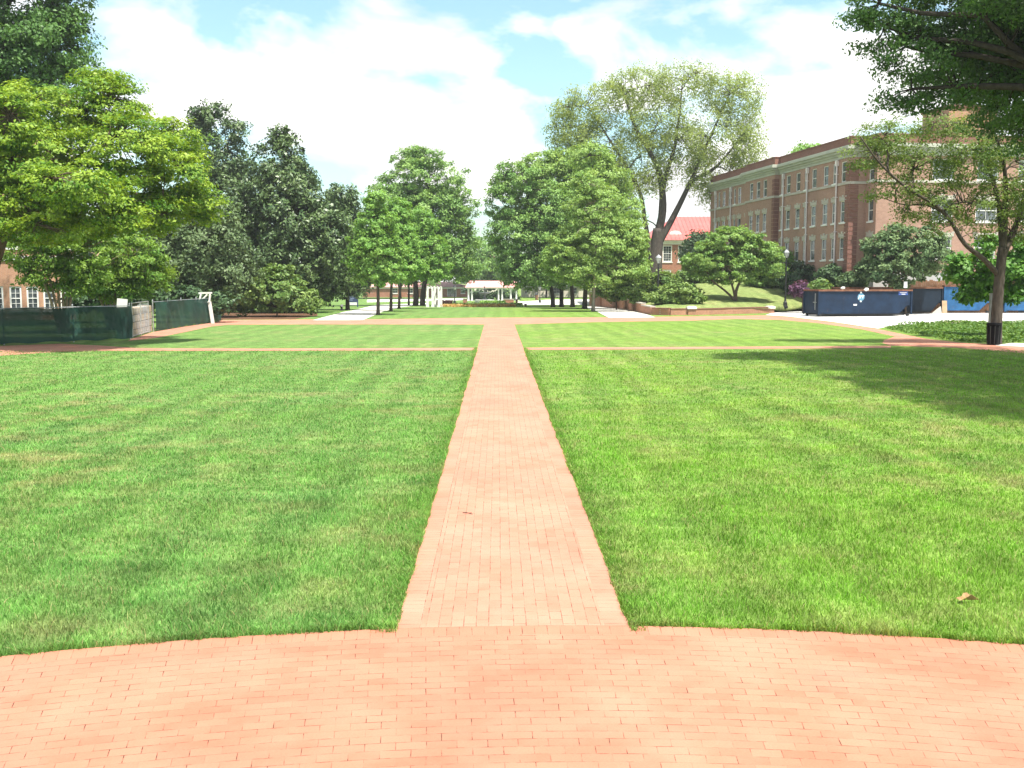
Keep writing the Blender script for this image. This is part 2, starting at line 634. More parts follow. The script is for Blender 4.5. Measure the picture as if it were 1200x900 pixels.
# main path
pl_, pr_ = G(466, 735), G(736, 735)
pf0, pf1 = G(567, 380.3), G(602.5, 380.3)
PX = (pl_.x + pr_.x) / 2
PW = (pr_.x - pl_.x) / 2
PW += .015
y_cross0 = G(585, 380.3).y
y_cross1 = G(585, 372.3).y
mp = MB()
ei = PW - .203
segs = [PC.y + PR - .05] + [10 + 4 * i for i in range(13)] + [y_cross0]
for i in range(len(segs) - 1):
    a, b = segs[i], segs[i + 1]
    mp.quad((PX - ei, a, .008), (PX + ei, a, .008), (PX + ei, b, .008), (PX - ei, b, .008),
            [(a, ei), (a, -ei), (b, -ei), (b, ei)])
o = mp.build('brick_path', M['paver_path'])
tag(o, 'long straight salmon brick path running away through the lawn', 'path', kind='structure')
mp = MB()
for sgn in (-1, 1):
    x0, x1 = sorted((PX + sgn * ei, PX + sgn * PW))
    for i in range(len(segs) - 1):
        a, b = segs[i], segs[i + 1]
        mp.quad((x0, a, .008), (x1, a, .008), (x1, b, .008), (x0, b, .008), [(0, a), (.203, a), (.203, b), (0, b)])
o = mp.build('path_edging', M['path_stack'])
tag(o, 'rows of bricks laid crosswise along both edges of the long path', 'path', kind='structure')

g2 = lambda *pp: [tuple(G(*p)[:2]) for p in pp]
# far cross path, bending down to the left fence and right to the dumpsters
sheet('cross_path', g2((150, 399.5), (182, 396.2), (213, 390), (247, 382.7), (269, 380.6), (360, 380.2), (565, 380.3), (605, 380.2), (700, 377.5), (810, 375.8),
                       (862, 373.8), (915, 375), (958, 378.6), (1010, 386), (1049, 394.5), (1036, 398.5), (1034, 402), (1044, 405.2), (1120, 407.5), (1230, 416.5),
                       (1230, 406.2), (1130, 402), (1085, 397), (1060, 392), (1028, 385.5), (975, 377.8), (925, 371.6), (895, 369.6), (850, 370.3), (768, 371.2), (690, 372),
                       (560, 372.3), (425, 374.3), (360, 374.4), (262, 375), (250, 378), (215, 383), (180, 389), (153, 397.5)),
      .004, M['paver_path'], 'wide brick cross path at the far side of the lawn, bending down at both ends')
sheet('narrow_path', g2((-90, 420), (0, 417), (60, 413), (110, 411.2), (300, 411.2), (566, 410.6), (566, 407.6), (300, 408.6), (160, 408), (118, 405), (70, 403), (0, 405.5), (-90, 408)),
      .006, M['paver_path'], 'narrow brick path across the left lawn, widening in the shade beside the green fence')
sheet('narrow_path', g2((609, 410.2), (820, 409.2), (1044, 407.9), (1044, 405.3), (820, 406.6), (609, 407.5)),
      .006, M['paver_path'], 'narrow brick path across the right lawn towards the bare trunked tree')
sheet('concrete_walk', g2((366, 375.4), (425, 375.2), (447, 366), (466, 360.6), (500, 356.5), (500, 355.2), (440, 357.5), (415, 363.5)),
      .010, M['conc'], 'pale concrete walk leading off behind the slim young trees at left')
sheet('concrete_walk', g2((714, 372.6), (768, 371.9), (752, 366.5), (730, 362.2), (712, 360), (690, 358.6), (684, 360)),
      .010, M['conc'], 'pale concrete walk beside the stepped brick retaining wall')
sheet('service_lot', g2((897, 369.3), (926, 371.2), (976, 377.3), (1029, 385.2), (1052, 380.8), (1100, 378.8), (1330, 378), (1330, 360), (1100, 361), (945, 363.5), (905, 366.5)),
      .010, M['conc2'], 'sunlit concrete service lot under the dumpsters', 'pavement')
sheet('concrete_pad', g2((1166, 405), (1300, 411), (1300, 405.5), (1185, 402.2)), .012, M['conc2'],
      'small pale concrete strip at the foot of the bare trunked tree at right', 'pavement')
sheet('far_road', g2((600, 357.5), (700, 357.2), (700, 350.5), (640, 351.3), (606, 353.5)), .010, M['conc'], 'bright concrete forecourt behind the right row of trees', 'road')
sheet('far_road', g2((430, 354.3), (547, 351.5), (547, 349.6), (430, 351.2)), .010, M['conc'], 'bright far street strip seen between the left trunks', 'road')
sheet('mulch_bed', g2((255, 377.6), (262, 374.6), (345, 374), (372, 370), (372, 366), (262, 366)), .005, M['mulch'],
      'brown mulch bed under the bushes at left', 'mulch')

# ------------------------------------------------------------------ raised bank on the right
Bp = [((1330, 361.5), .02, None), ((960, 361.5), .02, None), ((935, 364), .02, None), ((915, 366), .08, None), ((902, 367), .40, None), ((850, 368.2), .42, None), ((802, 369.2), .42, None), ((772, 369.3), .45, None),
      ((758, 367.6), .50, None), ((744, 364.6), .62, None), ((733, 362.3), .75, None), ((715, 360.6), .85, None), ((700, 359.2), .9, None), ((686, 358), .95, None)]
B = [(Vector((*G(*p)[:2], 0)), z) for p, z, _ in Bp]
F = [((60, 92), 2.6), ((44, 94), 2.7), ((45, 100), 2.9), ((48, 112), 3.1), ((50, 125), 3.3), ((48, 140), 3.4), ((44, 150), 3.5), ((40, 160), 3.6), ((36, 168), 3.6), ((32, 172), 3.5), ((28, 176), 3.4),
     ((23, 178), 3.2), ((19, 180), 3.0), ((15, 182), 2.4)]
bk = MB()
nt = 24
gridp = []
for s in range((len(B) - 1) * 4 + 1):
    i = min(s // 4, len(B) - 2)
    w = s / 4 - i
    b = B[i][0].lerp(B[i + 1][0], w); zb = B[i][1] + (B[i + 1][1] - B[i][1]) * w
    f = Vector((*F[i][0], 0)).lerp(Vector((*F[i + 1][0], 0)), w); zf = F[i][1] + (F[i + 1][1] - F[i][1]) * w
    row = []
    for k in range(nt + 1):
        t = (k / nt) ** 1.4
        p = b.lerp(f, t)
        L = (f - b).length
        e = min(1, t * L / 36.0)
        e = .75 * e + .25 * e * e * (3 - 2 * e)
        p.z = zb + (zf - zb) * e
        row.append(p)
    gridp.append(row)
for s in range(len(gridp) - 1):
    for k in range(nt):
        bk.quad(gridp[s][k], gridp[s][k + 1], gridp[s + 1][k + 1], gridp[s + 1][k])
bank = bk.build('grass_bank', M['bank'], smooth=True)
bm = bmesh.new(); bm.from_mesh(bank.data); bmesh.ops.remove_doubles(bm, verts=bm.verts, dist=1e-4)
bmesh.ops.recalc_face_normals(bm, faces=bm.faces[:])
if sum(f.normal.z for f in bm.faces) < 0: bmesh.ops.reverse_faces(bm, faces=bm.faces[:])
bm.to_mesh(bank.data)
bank_bvh = BVHTree.FromBMesh(bm); bm.free()
tag(bank, 'sunlit yellowish grass bank rising behind the low brick wall', 'lawn', kind='structure')


def H(px, py):
    """photo pixel -> nearest ground, the bank included"""
    g = G(px, py)
    hit = bank_bvh.ray_cast(cam_loc, ray(px, py))
    if hit[0] is not None and hit[3] < (g - cam_loc).length: return hit[0]
    return g


def zat(x, y):
    hit = bank_bvh.ray_cast(Vector((x, y, 50)), Vector((0, 0, -1)))
    z = gz_base(y)
    return max(z, hit[0].z) if hit[0] is not None else z


def ground_at(px, Y):
    d = ray(px, 400)
    x = d.x / d.y * Y
    return Vector((x, Y, zat(x, Y)))


# ------------------------------------------------------------------ foliage
def leaf_object(name, C, Nrm, size, mat, tint, parent=None, aspect=.55, fold=.12):
    n = len(C)
    rv = rng.normal(size=(n, 3))
    Nn = Nrm / np.maximum(np.linalg.norm(Nrm, axis=1, keepdims=True), 1e-6)
    T = np.cross(Nn, rv); T /= np.maximum(np.linalg.norm(T, axis=1, keepdims=True), 1e-6)
    Bn = np.cross(Nn, T)
    s = size[:, None]
    V = np.empty((n, 4, 3))
    V[:, 0] = C - T * s * .5
    V[:, 1] = C + Bn * s * aspect * .5 + Nn * s * fold - T * s * .05
    V[:, 2] = C + T * s * .5
    V[:, 3] = C - Bn * s * aspect * .5 + Nn * s * fold - T * s * .05
    return quads_object(name, V, mat, np.repeat(tint, 4), parent)


def quads_object(name, V, mat, tint, parent=None, tint2=None):
    n = len(V)
    me = bpy.data.meshes.new(name)
    me.vertices.add(n * 4)
    me.vertices.foreach_set('co', V.reshape(-1).astype(np.float32))
    me.loops.add(n * 4)
    me.loops.foreach_set('vertex_index', np.arange(n * 4, dtype=np.int32))
    me.polygons.add(n)
    me.polygons.foreach_set('loop_start', np.arange(0, n * 4, 4, dtype=np.int32))
    me.update(calc_edges=True)
    a = me.attributes.new('tint', 'FLOAT_COLOR', 'POINT')
    cc = np.zeros((n * 4, 4), dtype=np.float32)
    cc[:, 0] = np.clip(tint, 0, 1)
    if tint2 is not None: cc[:, 1] = tint2
    cc[:, 3] = 1
    a.data.foreach_set('color', cc.reshape(-1))
    me.materials.append(mat)
    o = bpy.data.objects.new(name, me)
    col.objects.link(o)
    if parent is not None: o.parent = parent
    return o


def curve_pts(a, b, sag, n=5, jit=.05):
    a, b = Vector(a), Vector(b)
    L = (b - a).length
    out = []
    for i in range(n + 1):
        t = i / n
        p = a.lerp(b, t)
        p.z += sag * L * math.sin(math.pi * t)
        if 0 < i < n:
            p += Vector((random.uniform(-1, 1), random.uniform(-1, 1), random.uniform(-.5, .5))) * L * jit
        out.append(p)
    return out


def smooth_path(pts, sub=4):
    pts = [Vector(p) for p in pts]
    out = []
    for i in range(len(pts) - 1):
        p0 = pts[max(i - 1, 0)]; p1 = pts[i]; p2 = pts[i + 1]; p3 = pts[min(i + 2, len(pts) - 1)]
        for k in range(sub):
            t = k / sub
            out.append(.5 * ((2 * p1) + (p2 - p0) * t + (2 * p0 - 5 * p1 + 4 * p2 - p3) * t * t + (3 * p1 - p0 - 3 * p2 + p3) * t ** 3))
    out.append(pts[-1])
    return out


def tree(name, label, cat, base, lobes, leaf, bark, clumps=120, per=60, cr=.7, flat=.55, size=.22, trunk_r=.2, stems=None,
         trunk_top=None, fill=.45, upbias=.5, twigs=.6, droop=0.0, group=None, aspect=.55, twig_r=.025, limb_sag=.08, seed=None, trunk_name='trunk', crown_name='crown'):
    """lobes: [(Vector centre, (rx, ry, rz))] in world metres"""
    if cat == 'tree' and name in ('oak_tree', 'shade_tree', 'young_tree', 'dogwood_tree', 'maple_tree', 'magnolia_tree', 'grey_green_tree'):
        clumps = int(clumps * 1.9); per = int(per * .8); cr *= .74; size *= 1.08; flat = min(1, flat * 1.25)
    else:
        per = int(per * 1.3); size *= 1.28
    if seed is None: seed = sum(ord(ch) for ch in label)
    random.seed(seed)
    rg = np.random.default_rng(seed)
    base = Vector(base)
    root = empty(name, base, label, cat, group=group)
    tb = MB()
    nodes = []   # (point, radius) available for twigs
    cz = [c.z - base.z for c, r in lobes]
    zc = sum(cz) / len(cz)
    ctr = sum((c for c, r in lobes), Vector()) / len(lobes)
    if stems is None:
        top = trunk_top if trunk_top is not None else min(c.z - r[2] for c, r in lobes) - base.z + .6 * (zc - (min(c.z - r[2] for c, r in lobes) - base.z))
        tt = Vector((ctr.x * .35 + base.x * .65 - base.x, (ctr.y - base.y) * .35, top))
        pts = smooth_path([Vector((0, 0, -.1)), Vector((tt.x * .15 + random.uniform(-.05, .05), tt.y * .15, top * .45)), tt], 4)
        rad = [trunk_r * (1.35 if i == 0 else 1.05 - .5 * i / (len(pts) - 1)) for i in range(len(pts))]
        tb.tube(pts, rad, 9)
        forks = pts[len(pts) // 2:]
        nodes += [(p, trunk_r * .4) for p in forks]
    else:
        forks = []
        for path, r0, r1 in stems:
            pts = smooth_path([Vector(p) - base for p in path], 5)
            n = len(pts) - 1
            tb.tube(pts, [r0 + (r1 - r0) * i / n for i in range(n + 1)], 8)
            nodes += [(p, r0 + (r1 - r0) * i / n) for i, p in enumerate(pts) if i > n * .35]
            forks += pts[n // 2:]
    for c, r in lobes:
        c = c - base
        f = min(forks, key=lambda q: (q - c).length + (3 if q.z > c.z else 0) + random.uniform(0, .5))
        lr = max(trunk_r * .42, .04)
        if stems is not None: lr = max(min(trunk_r * .25, .09), .025)
        e = c + Vector((random.uniform(-.3, .3) * r[0], random.uniform(-.3, .3) * r[1], random.uniform(0, .35) * r[2]))
        pts = curve_pts(f, e, limb_sag, 6, .05)
        tb.tube(pts, [lr + (lr * .25 - lr) * i / 6 for i in range(7)], 6)
        nodes += [(p, lr * .6) for p in pts[1:]]
    # clumps
    wts = np.array([(r[0] * r[1] * r[2]) ** (2 / 3) for c, r in lobes]); wts /= wts.sum()
    li = rg.choice(len(lobes), clumps, p=wts)
    d = rg.normal(size=(clumps, 3)); d /= np.linalg.norm(d, axis=1, keepdims=True)
    rr = fill + (1 - fill) * rg.random(clumps) ** .7
    LC = np.array([(*(c - base),) for c, r in lobes]); LR = np.array([r for c, r in lobes])
    CC = LC[li] + d * rr[:, None] * LR[li]
    CC[:, 2] = np.maximum(CC[:, 2], .15)
    npts = np.array([(*p,) for p, r in nodes])
    for k in range(clumps):
        if rg.random() > twigs: continue
        c = CC[k]
        dist = np.linalg.norm(npts - c, axis=1)
        j = int(np.argmin(dist))
        if dist[j] < .25: continue
        pts = curve_pts(nodes[j][0], Vector(c), .06, 3, .07)
        tb.tube(pts, [twig_r * 1.3, twig_r, twig_r * .7, twig_r * .4], 4, False)
    tb.build(trunk_name, bark, root, smooth=True)
    # leaves
    cnt = np.maximum(4, (per * rg.uniform(.55, 1.45, clumps)).astype(int))
    idx = np.repeat(np.arange(clumps), cnt)
    n = len(idx)
    crs = cr * rg.uniform(.65, 1.35, clumps)
    g = rg.normal(size=(n, 3)); g /= np.linalg.norm(g, axis=1, keepdims=True)
    g *= (rg.random(n) ** .5)[:, None]
    off = g * crs[idx][:, None]
    off[:, 2] *= flat
    hz = np.linalg.norm(off[:, :2], axis=1)
    off[:, 2] -= droop * hz ** 1.3
    P = CC[idx] + off
    P[:, 2] = np.maximum(P[:, 2], .05)
    outw = d[idx]
    nrm = np.zeros((n, 3)); nrm[:, 2] = upbias
    nrm += outw * .8 + rg.normal(size=(n, 3)) * .55
    ctint = rg.normal(.5, .2, clumps)
    tint = ctint[idx] + rg.normal(0, .18, n)
    sz = size * rg.uniform(.6, 1.35, n)
    leaf_object(crown_name, P, nrm, sz, leaf, tint, root, aspect)
    return root


def LB(D, *px, dz=1.0, ddep=None):
    """crown lobes from photo ellipses (cx, cy, rx, ry[, extra depth]) at depth D"""
    out = []
    for q in px:
        Y = D + (q[4] if len(q) > 4 else 0)
        c = at(q[0], q[1], Y)
        rx, ry = q[2] * Y / FPX, q[3] * Y / FPX
        out.append((c, (rx, (rx + ry) * .5 * dz, ry)))
    return out


BK = {'elm': bark_mat('old_bark', (.085, .072, .062)), 'grey': bark_mat('grey_bark', (.09, .073, .06)), 'dark': bark_mat('dark_bark', (.055, .045, .038)), 'tan': bark_mat('smooth_tan_bark', (.33, .24, .17)), 'mid': bark_mat('brown_bark', (.12, .088, .065)),
      'light': bark_mat('pale_bark', (.30, .26, .21))}
LF = {
    'maple': leaf_mat('maple_leaf', (.075, .19, .022), (.33, .45, .045), .35),
    'oak': leaf_mat('oak_leaf', (0.056, 0.138, 0.035), (0.138, 0.256, 0.062), .25),
    'oak2': leaf_mat('far_oak_leaf', (0.129, 0.263, 0.062), (0.269, 0.414, 0.112), .3),
    'magnolia': leaf_mat('magnolia_leaf', (.036, .080, .026), (.135, .20, .064), .08, .42, .4),
    'olive': leaf_mat('grey_green_leaf', (0.061, 0.108, 0.041), (0.162, 0.230, 0.095), .2),
    'lime': leaf_mat('young_leaf', (0.135, 0.297, 0.054), (0.270, 0.443, 0.103), .35),
    'lime2': leaf_mat('zelkova_leaf', (0.176, 0.314, 0.072), (0.341, 0.473, 0.132), .35),
    'willow': leaf_mat('thin_crown_leaf', (.205, .285, .075), (.37, .45, .14), .45),
    'dogwood': leaf_mat('dogwood_leaf', (.125, .255, .05), (.28, .41, .11), .35),
    'holly': leaf_mat('holly_leaf', (0.052, 0.109, 0.040), (0.196, 0.276, 0.115), .18, .6, .25),
    'locust': leaf_mat('locust_leaf', (.10, .18, .035), (.23, .31, .08), .4),
    'broad': leaf_mat('broad_leaf', (.055, .17, .025), (.17, .33, .06), .35),
    'myrtle': leaf_mat('myrtle_leaf', (0.099, 0.220, 0.033), (0.242, 0.363, 0.055), .35),
    'bush': leaf_mat('bush_leaf', (0.092, 0.184, 0.040), (0.253, 0.345, 0.098), .3),
    'dark': leaf_mat('dark_shrub_leaf', (.028, .070, .028), (.08, .14, .05), .15),
    'purple': leaf_mat('purple_bloom', (.09, .04, .085), (.19, .09, .16), .25),
    'plum': leaf_mat('plum_leaf', (.05, .02, .025), (.12, .045, .05), .25),
    'yellow': leaf_mat('yellow_bloom', (.40, .22, .06), (.60, .40, .16), .25),
    'ivy': leaf_mat('ivy_leaf', (.05, .13, .02), (.16, .25, .045), .25),
}

# left side -------------------------------------------------
tree('maple_tree', 'bright yellow-green maple with layered boughs overhanging the green fence', 'tree', ground_at(-15, 45),
     LB(45, (60, 130, 78, 38), (128, 122, 40, 36), (40, 190, 75, 48, -3), (150, 178, 60, 48, -2), (205, 205, 42, 45), (105, 240, 70, 36, -4), (30, 250, 60, 38, -3), (195, 160, 40, 26, 2), (-50, 180, 80, 80), (120, 92, 22, 14, 1), (232, 240, 24, 26, 1), (10, 140, 40, 40, -4),
        (60, 268, 50, 18, -5), (125, 262, 45, 18, -4), (185, 248, 40, 26, -1), (-40, 250, 60, 30, -5), (80, 215, 60, 30, -6)),
     LF['maple'], BK['mid'], clumps=850, per=90, cr=.8, flat=.26, size=.15, trunk_r=.34, upbias=.9, twigs=.5, droop=.12, limb_sag=.05)
tree('oak_tree', 'dark tall oak filling the top left corner above the yellow-green maple', 'tree', ground_at(-70, 60),
     LB(60, (15, 20, 75, 50), (58, 52, 52, 48), (-70, 30, 80, 90), (0, -80, 110, 70), (40, 105, 50, 26), (-10, 110, 50, 30), (20, 75, 60, 30), (70, 10, 38, 36)),
     LF['oak'], BK['dark'], clumps=520, per=100, cr=.95, flat=.5, size=.2, trunk_r=.45)
tree('crape_myrtle', 'multi-stemmed crape myrtle with bare fanning tan trunks behind the fence', 'tree', ground_at(72, 54),
     LB(54, (60, 278, 60, 24), (104, 292, 45, 26), (28, 300, 28, 14), (85, 268, 40, 22), (45, 312, 34, 12), (100, 322, 30, 14), (75, 305, 40, 10), (55, 328, 34, 12), (95, 336, 26, 10)), LF['myrtle'], BK['tan'], clumps=200, per=75, cr=.6, flat=.5, size=.14, trunk_r=.1,
     stems=[([ground_at(70 + i * 2, 54), at(70 + a * .35, 335, 54 + .3 * i), at(70 + a, 295, 54 + .5 * i)], .085, .04) for i, a in enumerate((-48, -28, -8, 12, 30, 48))])
tree('crape_myrtle', 'rounded light green crape myrtle just left of the stone pier', 'tree', ground_at(130, 58),
     LB(58, (150, 306, 44, 34), (112, 318, 34, 26), (176, 322, 22, 24), (140, 338, 40, 14)), LF['myrtle'], BK['tan'], clumps=190, per=75, cr=.6, flat=.5, size=.15, trunk_r=.1,
     stems=[([ground_at(128 + i * 2, 58), at(128 + a * .4, 345, 58 + .3 * i), at(130 + a, 318, 58 + .4 * i)], .09, .04) for i, a in enumerate((-30, -14, 2, 18, 34))])
tree('grey_green_tree', 'grey-green drooping tree in front of the dark magnolias', 'tree', ground_at(232, 77),
     LB(77, (240, 285, 48, 48), (200, 300, 35, 45), (268, 318, 36, 34), (225, 335, 50, 24), (250, 255, 30, 25)), LF['olive'], BK['dark'], clumps=240, per=75, cr=.95, flat=.7, size=.24, trunk_r=.25, droop=.2, trunk_top=2.5)
tree('magnolia_tree', 'tallest dark magnolia with an open ragged top behind the maple', 'tree', ground_at(255, 98),
     LB(98, (248, 140, 24, 18), (275, 155, 16, 18), (232, 150, 14, 20), (255, 185, 40, 35), (260, 235, 48, 45), (250, 300, 55, 50)), LF['magnolia'], BK['dark'], clumps=300, per=60, cr=.95, flat=.7, size=.34, trunk_r=.3, aspect=.45, upbias=.4)
tree('magnolia_tree', 'broad dark glossy magnolia with a pointed top', 'tree', ground_at(335, 88),
     LB(88, (330, 162, 16, 14), (328, 188, 32, 24), (330, 220, 48, 34), (335, 262, 60, 42), (338, 305, 66, 42), (330, 338, 58, 24), (380, 280, 30, 48), (290, 250, 25, 30)), LF['magnolia'], BK['dark'],
     clumps=520, per=60, cr=.85, flat=.75, size=.32, trunk_r=.32, aspect=.45, upbias=.4, trunk_top=6)
tree('magnolia_tree', 'smaller dark magnolia half hidden behind the first slim young tree', 'tree', ground_at(408, 99),
     LB(99, (402, 235, 20, 20), (405, 270, 26, 36), (410, 315, 34, 38), (390, 335, 28, 20)), LF['magnolia'], BK['dark'], clumps=200, per=55, cr=.85, flat=.75, size=.32, trunk_r=.22, aspect=.45, upbias=.4, trunk_top=3)
b = H(325, 371)
tree('shrub', 'spreading light green shrub on the mulch in front of the magnolia', 'shrub', b,
     LB(b.y, (325, 345, 42, 22), (286, 353, 22, 11), (352, 353, 24, 13), (328, 325, 26, 12), (300, 340, 22, 14)), LF['bush'], BK['mid'], clumps=170, per=60, cr=.55, flat=.6, size=.24, trunk_r=.06, trunk_top=.7, trunk_name='stem', crown_name='foliage')
for (px, py, D, lob, lab) in (
        (443, 369, None, ((441, 238, 15, 18), (440, 262, 27, 20), (440, 290, 36, 22), (443, 318, 36, 18), (425, 305, 22, 18)), 'nearest of the three slim young trees beside the left concrete walk'),
        (458, 365, None, ((466, 250, 16, 18), (466, 280, 26, 24), (470, 310, 30, 22)), 'second slim young tree, just behind the nearest one at left'),
        (467.5, 362, None, ((494, 262, 20, 18), (498, 290, 28, 22), (502, 316, 30, 16), (485, 310, 25, 20)), 'third slim young tree, farthest along the left concrete walk')):
    b = H(px, py)
    tree('young_tree', lab, 'tree', b, LB(b.y, *lob), LF['lime'], BK['grey'], clumps=190, per=70, cr=.62, flat=.5, size=.22, trunk_r=.15, group='slim young trees by the left walk')
b = H(487, 358.5)
tree('oak_tree', 'tall broad green oak with two dark trunks at the left of the gap', 'tree', b,
     LB(b.y, (490, 188, 34, 14), (500, 212, 54, 26), (520, 245, 40, 32), (460, 235, 36, 34), (525, 285, 34, 36), (470, 290, 44, 36), (535, 310, 26, 24), (500, 265, 45, 40)),
     LF['oak2'], BK['dark'], clumps=520, per=75, cr=1.05, flat=.5, size=.3, trunk_r=.35,
     stems=[([b, at(487, 335, b.y), at(478, 290, b.y), at(470, 250, b.y)], .38, .15), ([Vector((at(495, 358, b.y).x, b.y, b.z)), at(497, 335, b.y), at(508, 280, b.y), at(505, 225, b.y)], .36, .12)])
b = H(479, 358)
tree('young_tree', 'thin dark stemmed tree left of the two dark oak trunks', 'tree', b, LB(b.y, (480, 315, 26, 18), (484, 295, 20, 16)), LF['lime'], BK['dark'], clumps=70, per=60, cr=.7, size=.25, trunk_r=.14)

# right row -------------------------------------------------
for (px, py, lob, leaf, lab, sz) in (
        (648, 360, ((605, 212, 34, 22), (592, 240, 24, 30), (600, 275, 32, 34), (615, 315, 36, 24), (640, 250, 35, 40)), 'oak2', 'leftmost tree of the right row, its crown bordering the gap', .28),
        (658, 359.5, ((640, 200, 40, 22), (670, 190, 36, 18), (640, 235, 45, 35), (680, 215, 35, 30)), 'lime2', 'tallest tree of the right row with a dark double trunk', .28),
        (671, 360, ((655, 280, 45, 40), (640, 320, 40, 20), (685, 260, 40, 40)), 'oak2', 'middle tree of the right row with its trunk leaning right', .26),
        (685, 362, ((690, 185, 28, 18), (705, 215, 34, 32), (720, 260, 34, 40), (690, 310, 45, 28)), 'lime2', 'reddish trunked tree of the right row behind the front one', .26)):
    b = H(px, py)
    tree('shade_tree', lab, 'tree', b, LB(b.y, *lob), LF[leaf], BK['dark'], clumps=260, per=75, cr=.95, flat=.5, size=sz, trunk_r=.27, trunk_top=4.5, group='row of trees right of the path')
b = H(695, 365)
tree('shade_tree', 'front tree of the right row with a pale slender trunk and feathery crown', 'tree', b,
     LB(b.y, (690, 218, 24, 18), (702, 245, 42, 28), (700, 285, 56, 32), (700, 318, 62, 20), (735, 285, 26, 32), (662, 300, 28, 26), (745, 315, 18, 18)), LF['lime2'], BK['light'],
     clumps=380, per=80, cr=.75, flat=.4, size=.22, trunk_r=.17, droop=.25, trunk_top=5.5, group='row of trees right of the path')
# big thin-crowned tree
eb = H(766, 327)
D = 126.0
eb = ground_at(766, D)
tree('tall_tree', 'very tall tree with dark forked trunk and thin airy crown', 'tree', eb,
     LB(D, (690, 125, 38, 28), (745, 103, 45, 28), (800, 98, 52, 26), (858, 112, 38, 32), (845, 160, 48, 36), (770, 145, 50, 36), (700, 175, 35, 38), (722, 215, 28, 32), (874, 165, 26, 46), (822, 200, 26, 30), (675, 155, 26, 28), (655, 150, 16, 22), (662, 128, 18, 14), (650, 175, 10, 10), (705, 225, 22, 26), (745, 190, 30, 40), (770, 205, 20, 26), (835, 225, 18, 18), (725, 245, 14, 16), (865, 215, 14, 20), (800, 170, 35, 40)),
     LF['willow'], BK['elm'], clumps=1700, per=32, cr=1.0, flat=.9, size=.22, trunk_r=.5, aspect=.45, twigs=.6, twig_r=.03, droop=.25, upbias=.3, limb_sag=.1,
     stems=[([eb + Vector((0, 0, -.3)), at(768, 300, D), at(772, 268, D)], 1.0, .68),
            ([at(771, 275, D), at(777, 240, D), at(770, 195, D), at(745, 150, D), at(730, 105, D)], .56, .08),
            ([at(775, 255, D), at(778, 215, D), at(792, 165, D), at(800, 95, D)], .42, .06),
            ([at(770, 288, D), at(787, 258, D), at(806, 220, D), at(826, 175, D), at(855, 110, D)], .48, .07),
            ([at(810, 212, D), at(840, 195, D), at(868, 160, D)], .28, .06),
            ([at(763, 300, D), at(756, 260, D), at(748, 220, D), at(715, 165, D), at(690, 125, D)], .34, .05)])
b = H(862, 352.5)
tree('dogwood_tree', 'low bright green tree with a forked trunk on the grass bank', 'tree', b,
     LB(b.y, (855, 282, 32, 17), (830, 303, 30, 20), (882, 298, 32, 24), (850, 315, 44, 18), (905, 308, 18, 20), (812, 312, 16, 14)), LF['dogwood'], BK['mid'], clumps=260, per=75, cr=.62, flat=.45, size=.24, trunk_r=.16,
     stems=[([b, at(863, 340, b.y), at(870, 325, b.y), at(880, 310, b.y)], .17, .06), ([b, at(859, 338, b.y), at(852, 318, b.y)], .14, .05), ([b, at(850, 341, b.y), at(836, 330, b.y - .5), at(828, 318, b.y - 1)], .12, .04)])
b = ground_at(903, 101)
tree('dogwood_tree', 'smaller leaning tree behind the lamp post on the grass bank', 'tree', b,
     LB(b.y, (912, 314, 32, 17), (936, 303, 15, 8), (893, 326, 24, 15), (920, 300, 20, 8)), LF['dogwood'], BK['mid'], clumps=130, per=70, cr=.6, flat=.4, size=.22, trunk_r=.13,
     stems=[([b, at(907, 342, b.y), at(911, 330, b.y), at(925, 315, b.y)], .15, .05), ([b, at(900, 340, b.y), at(895, 328, b.y)], .1, .04)])
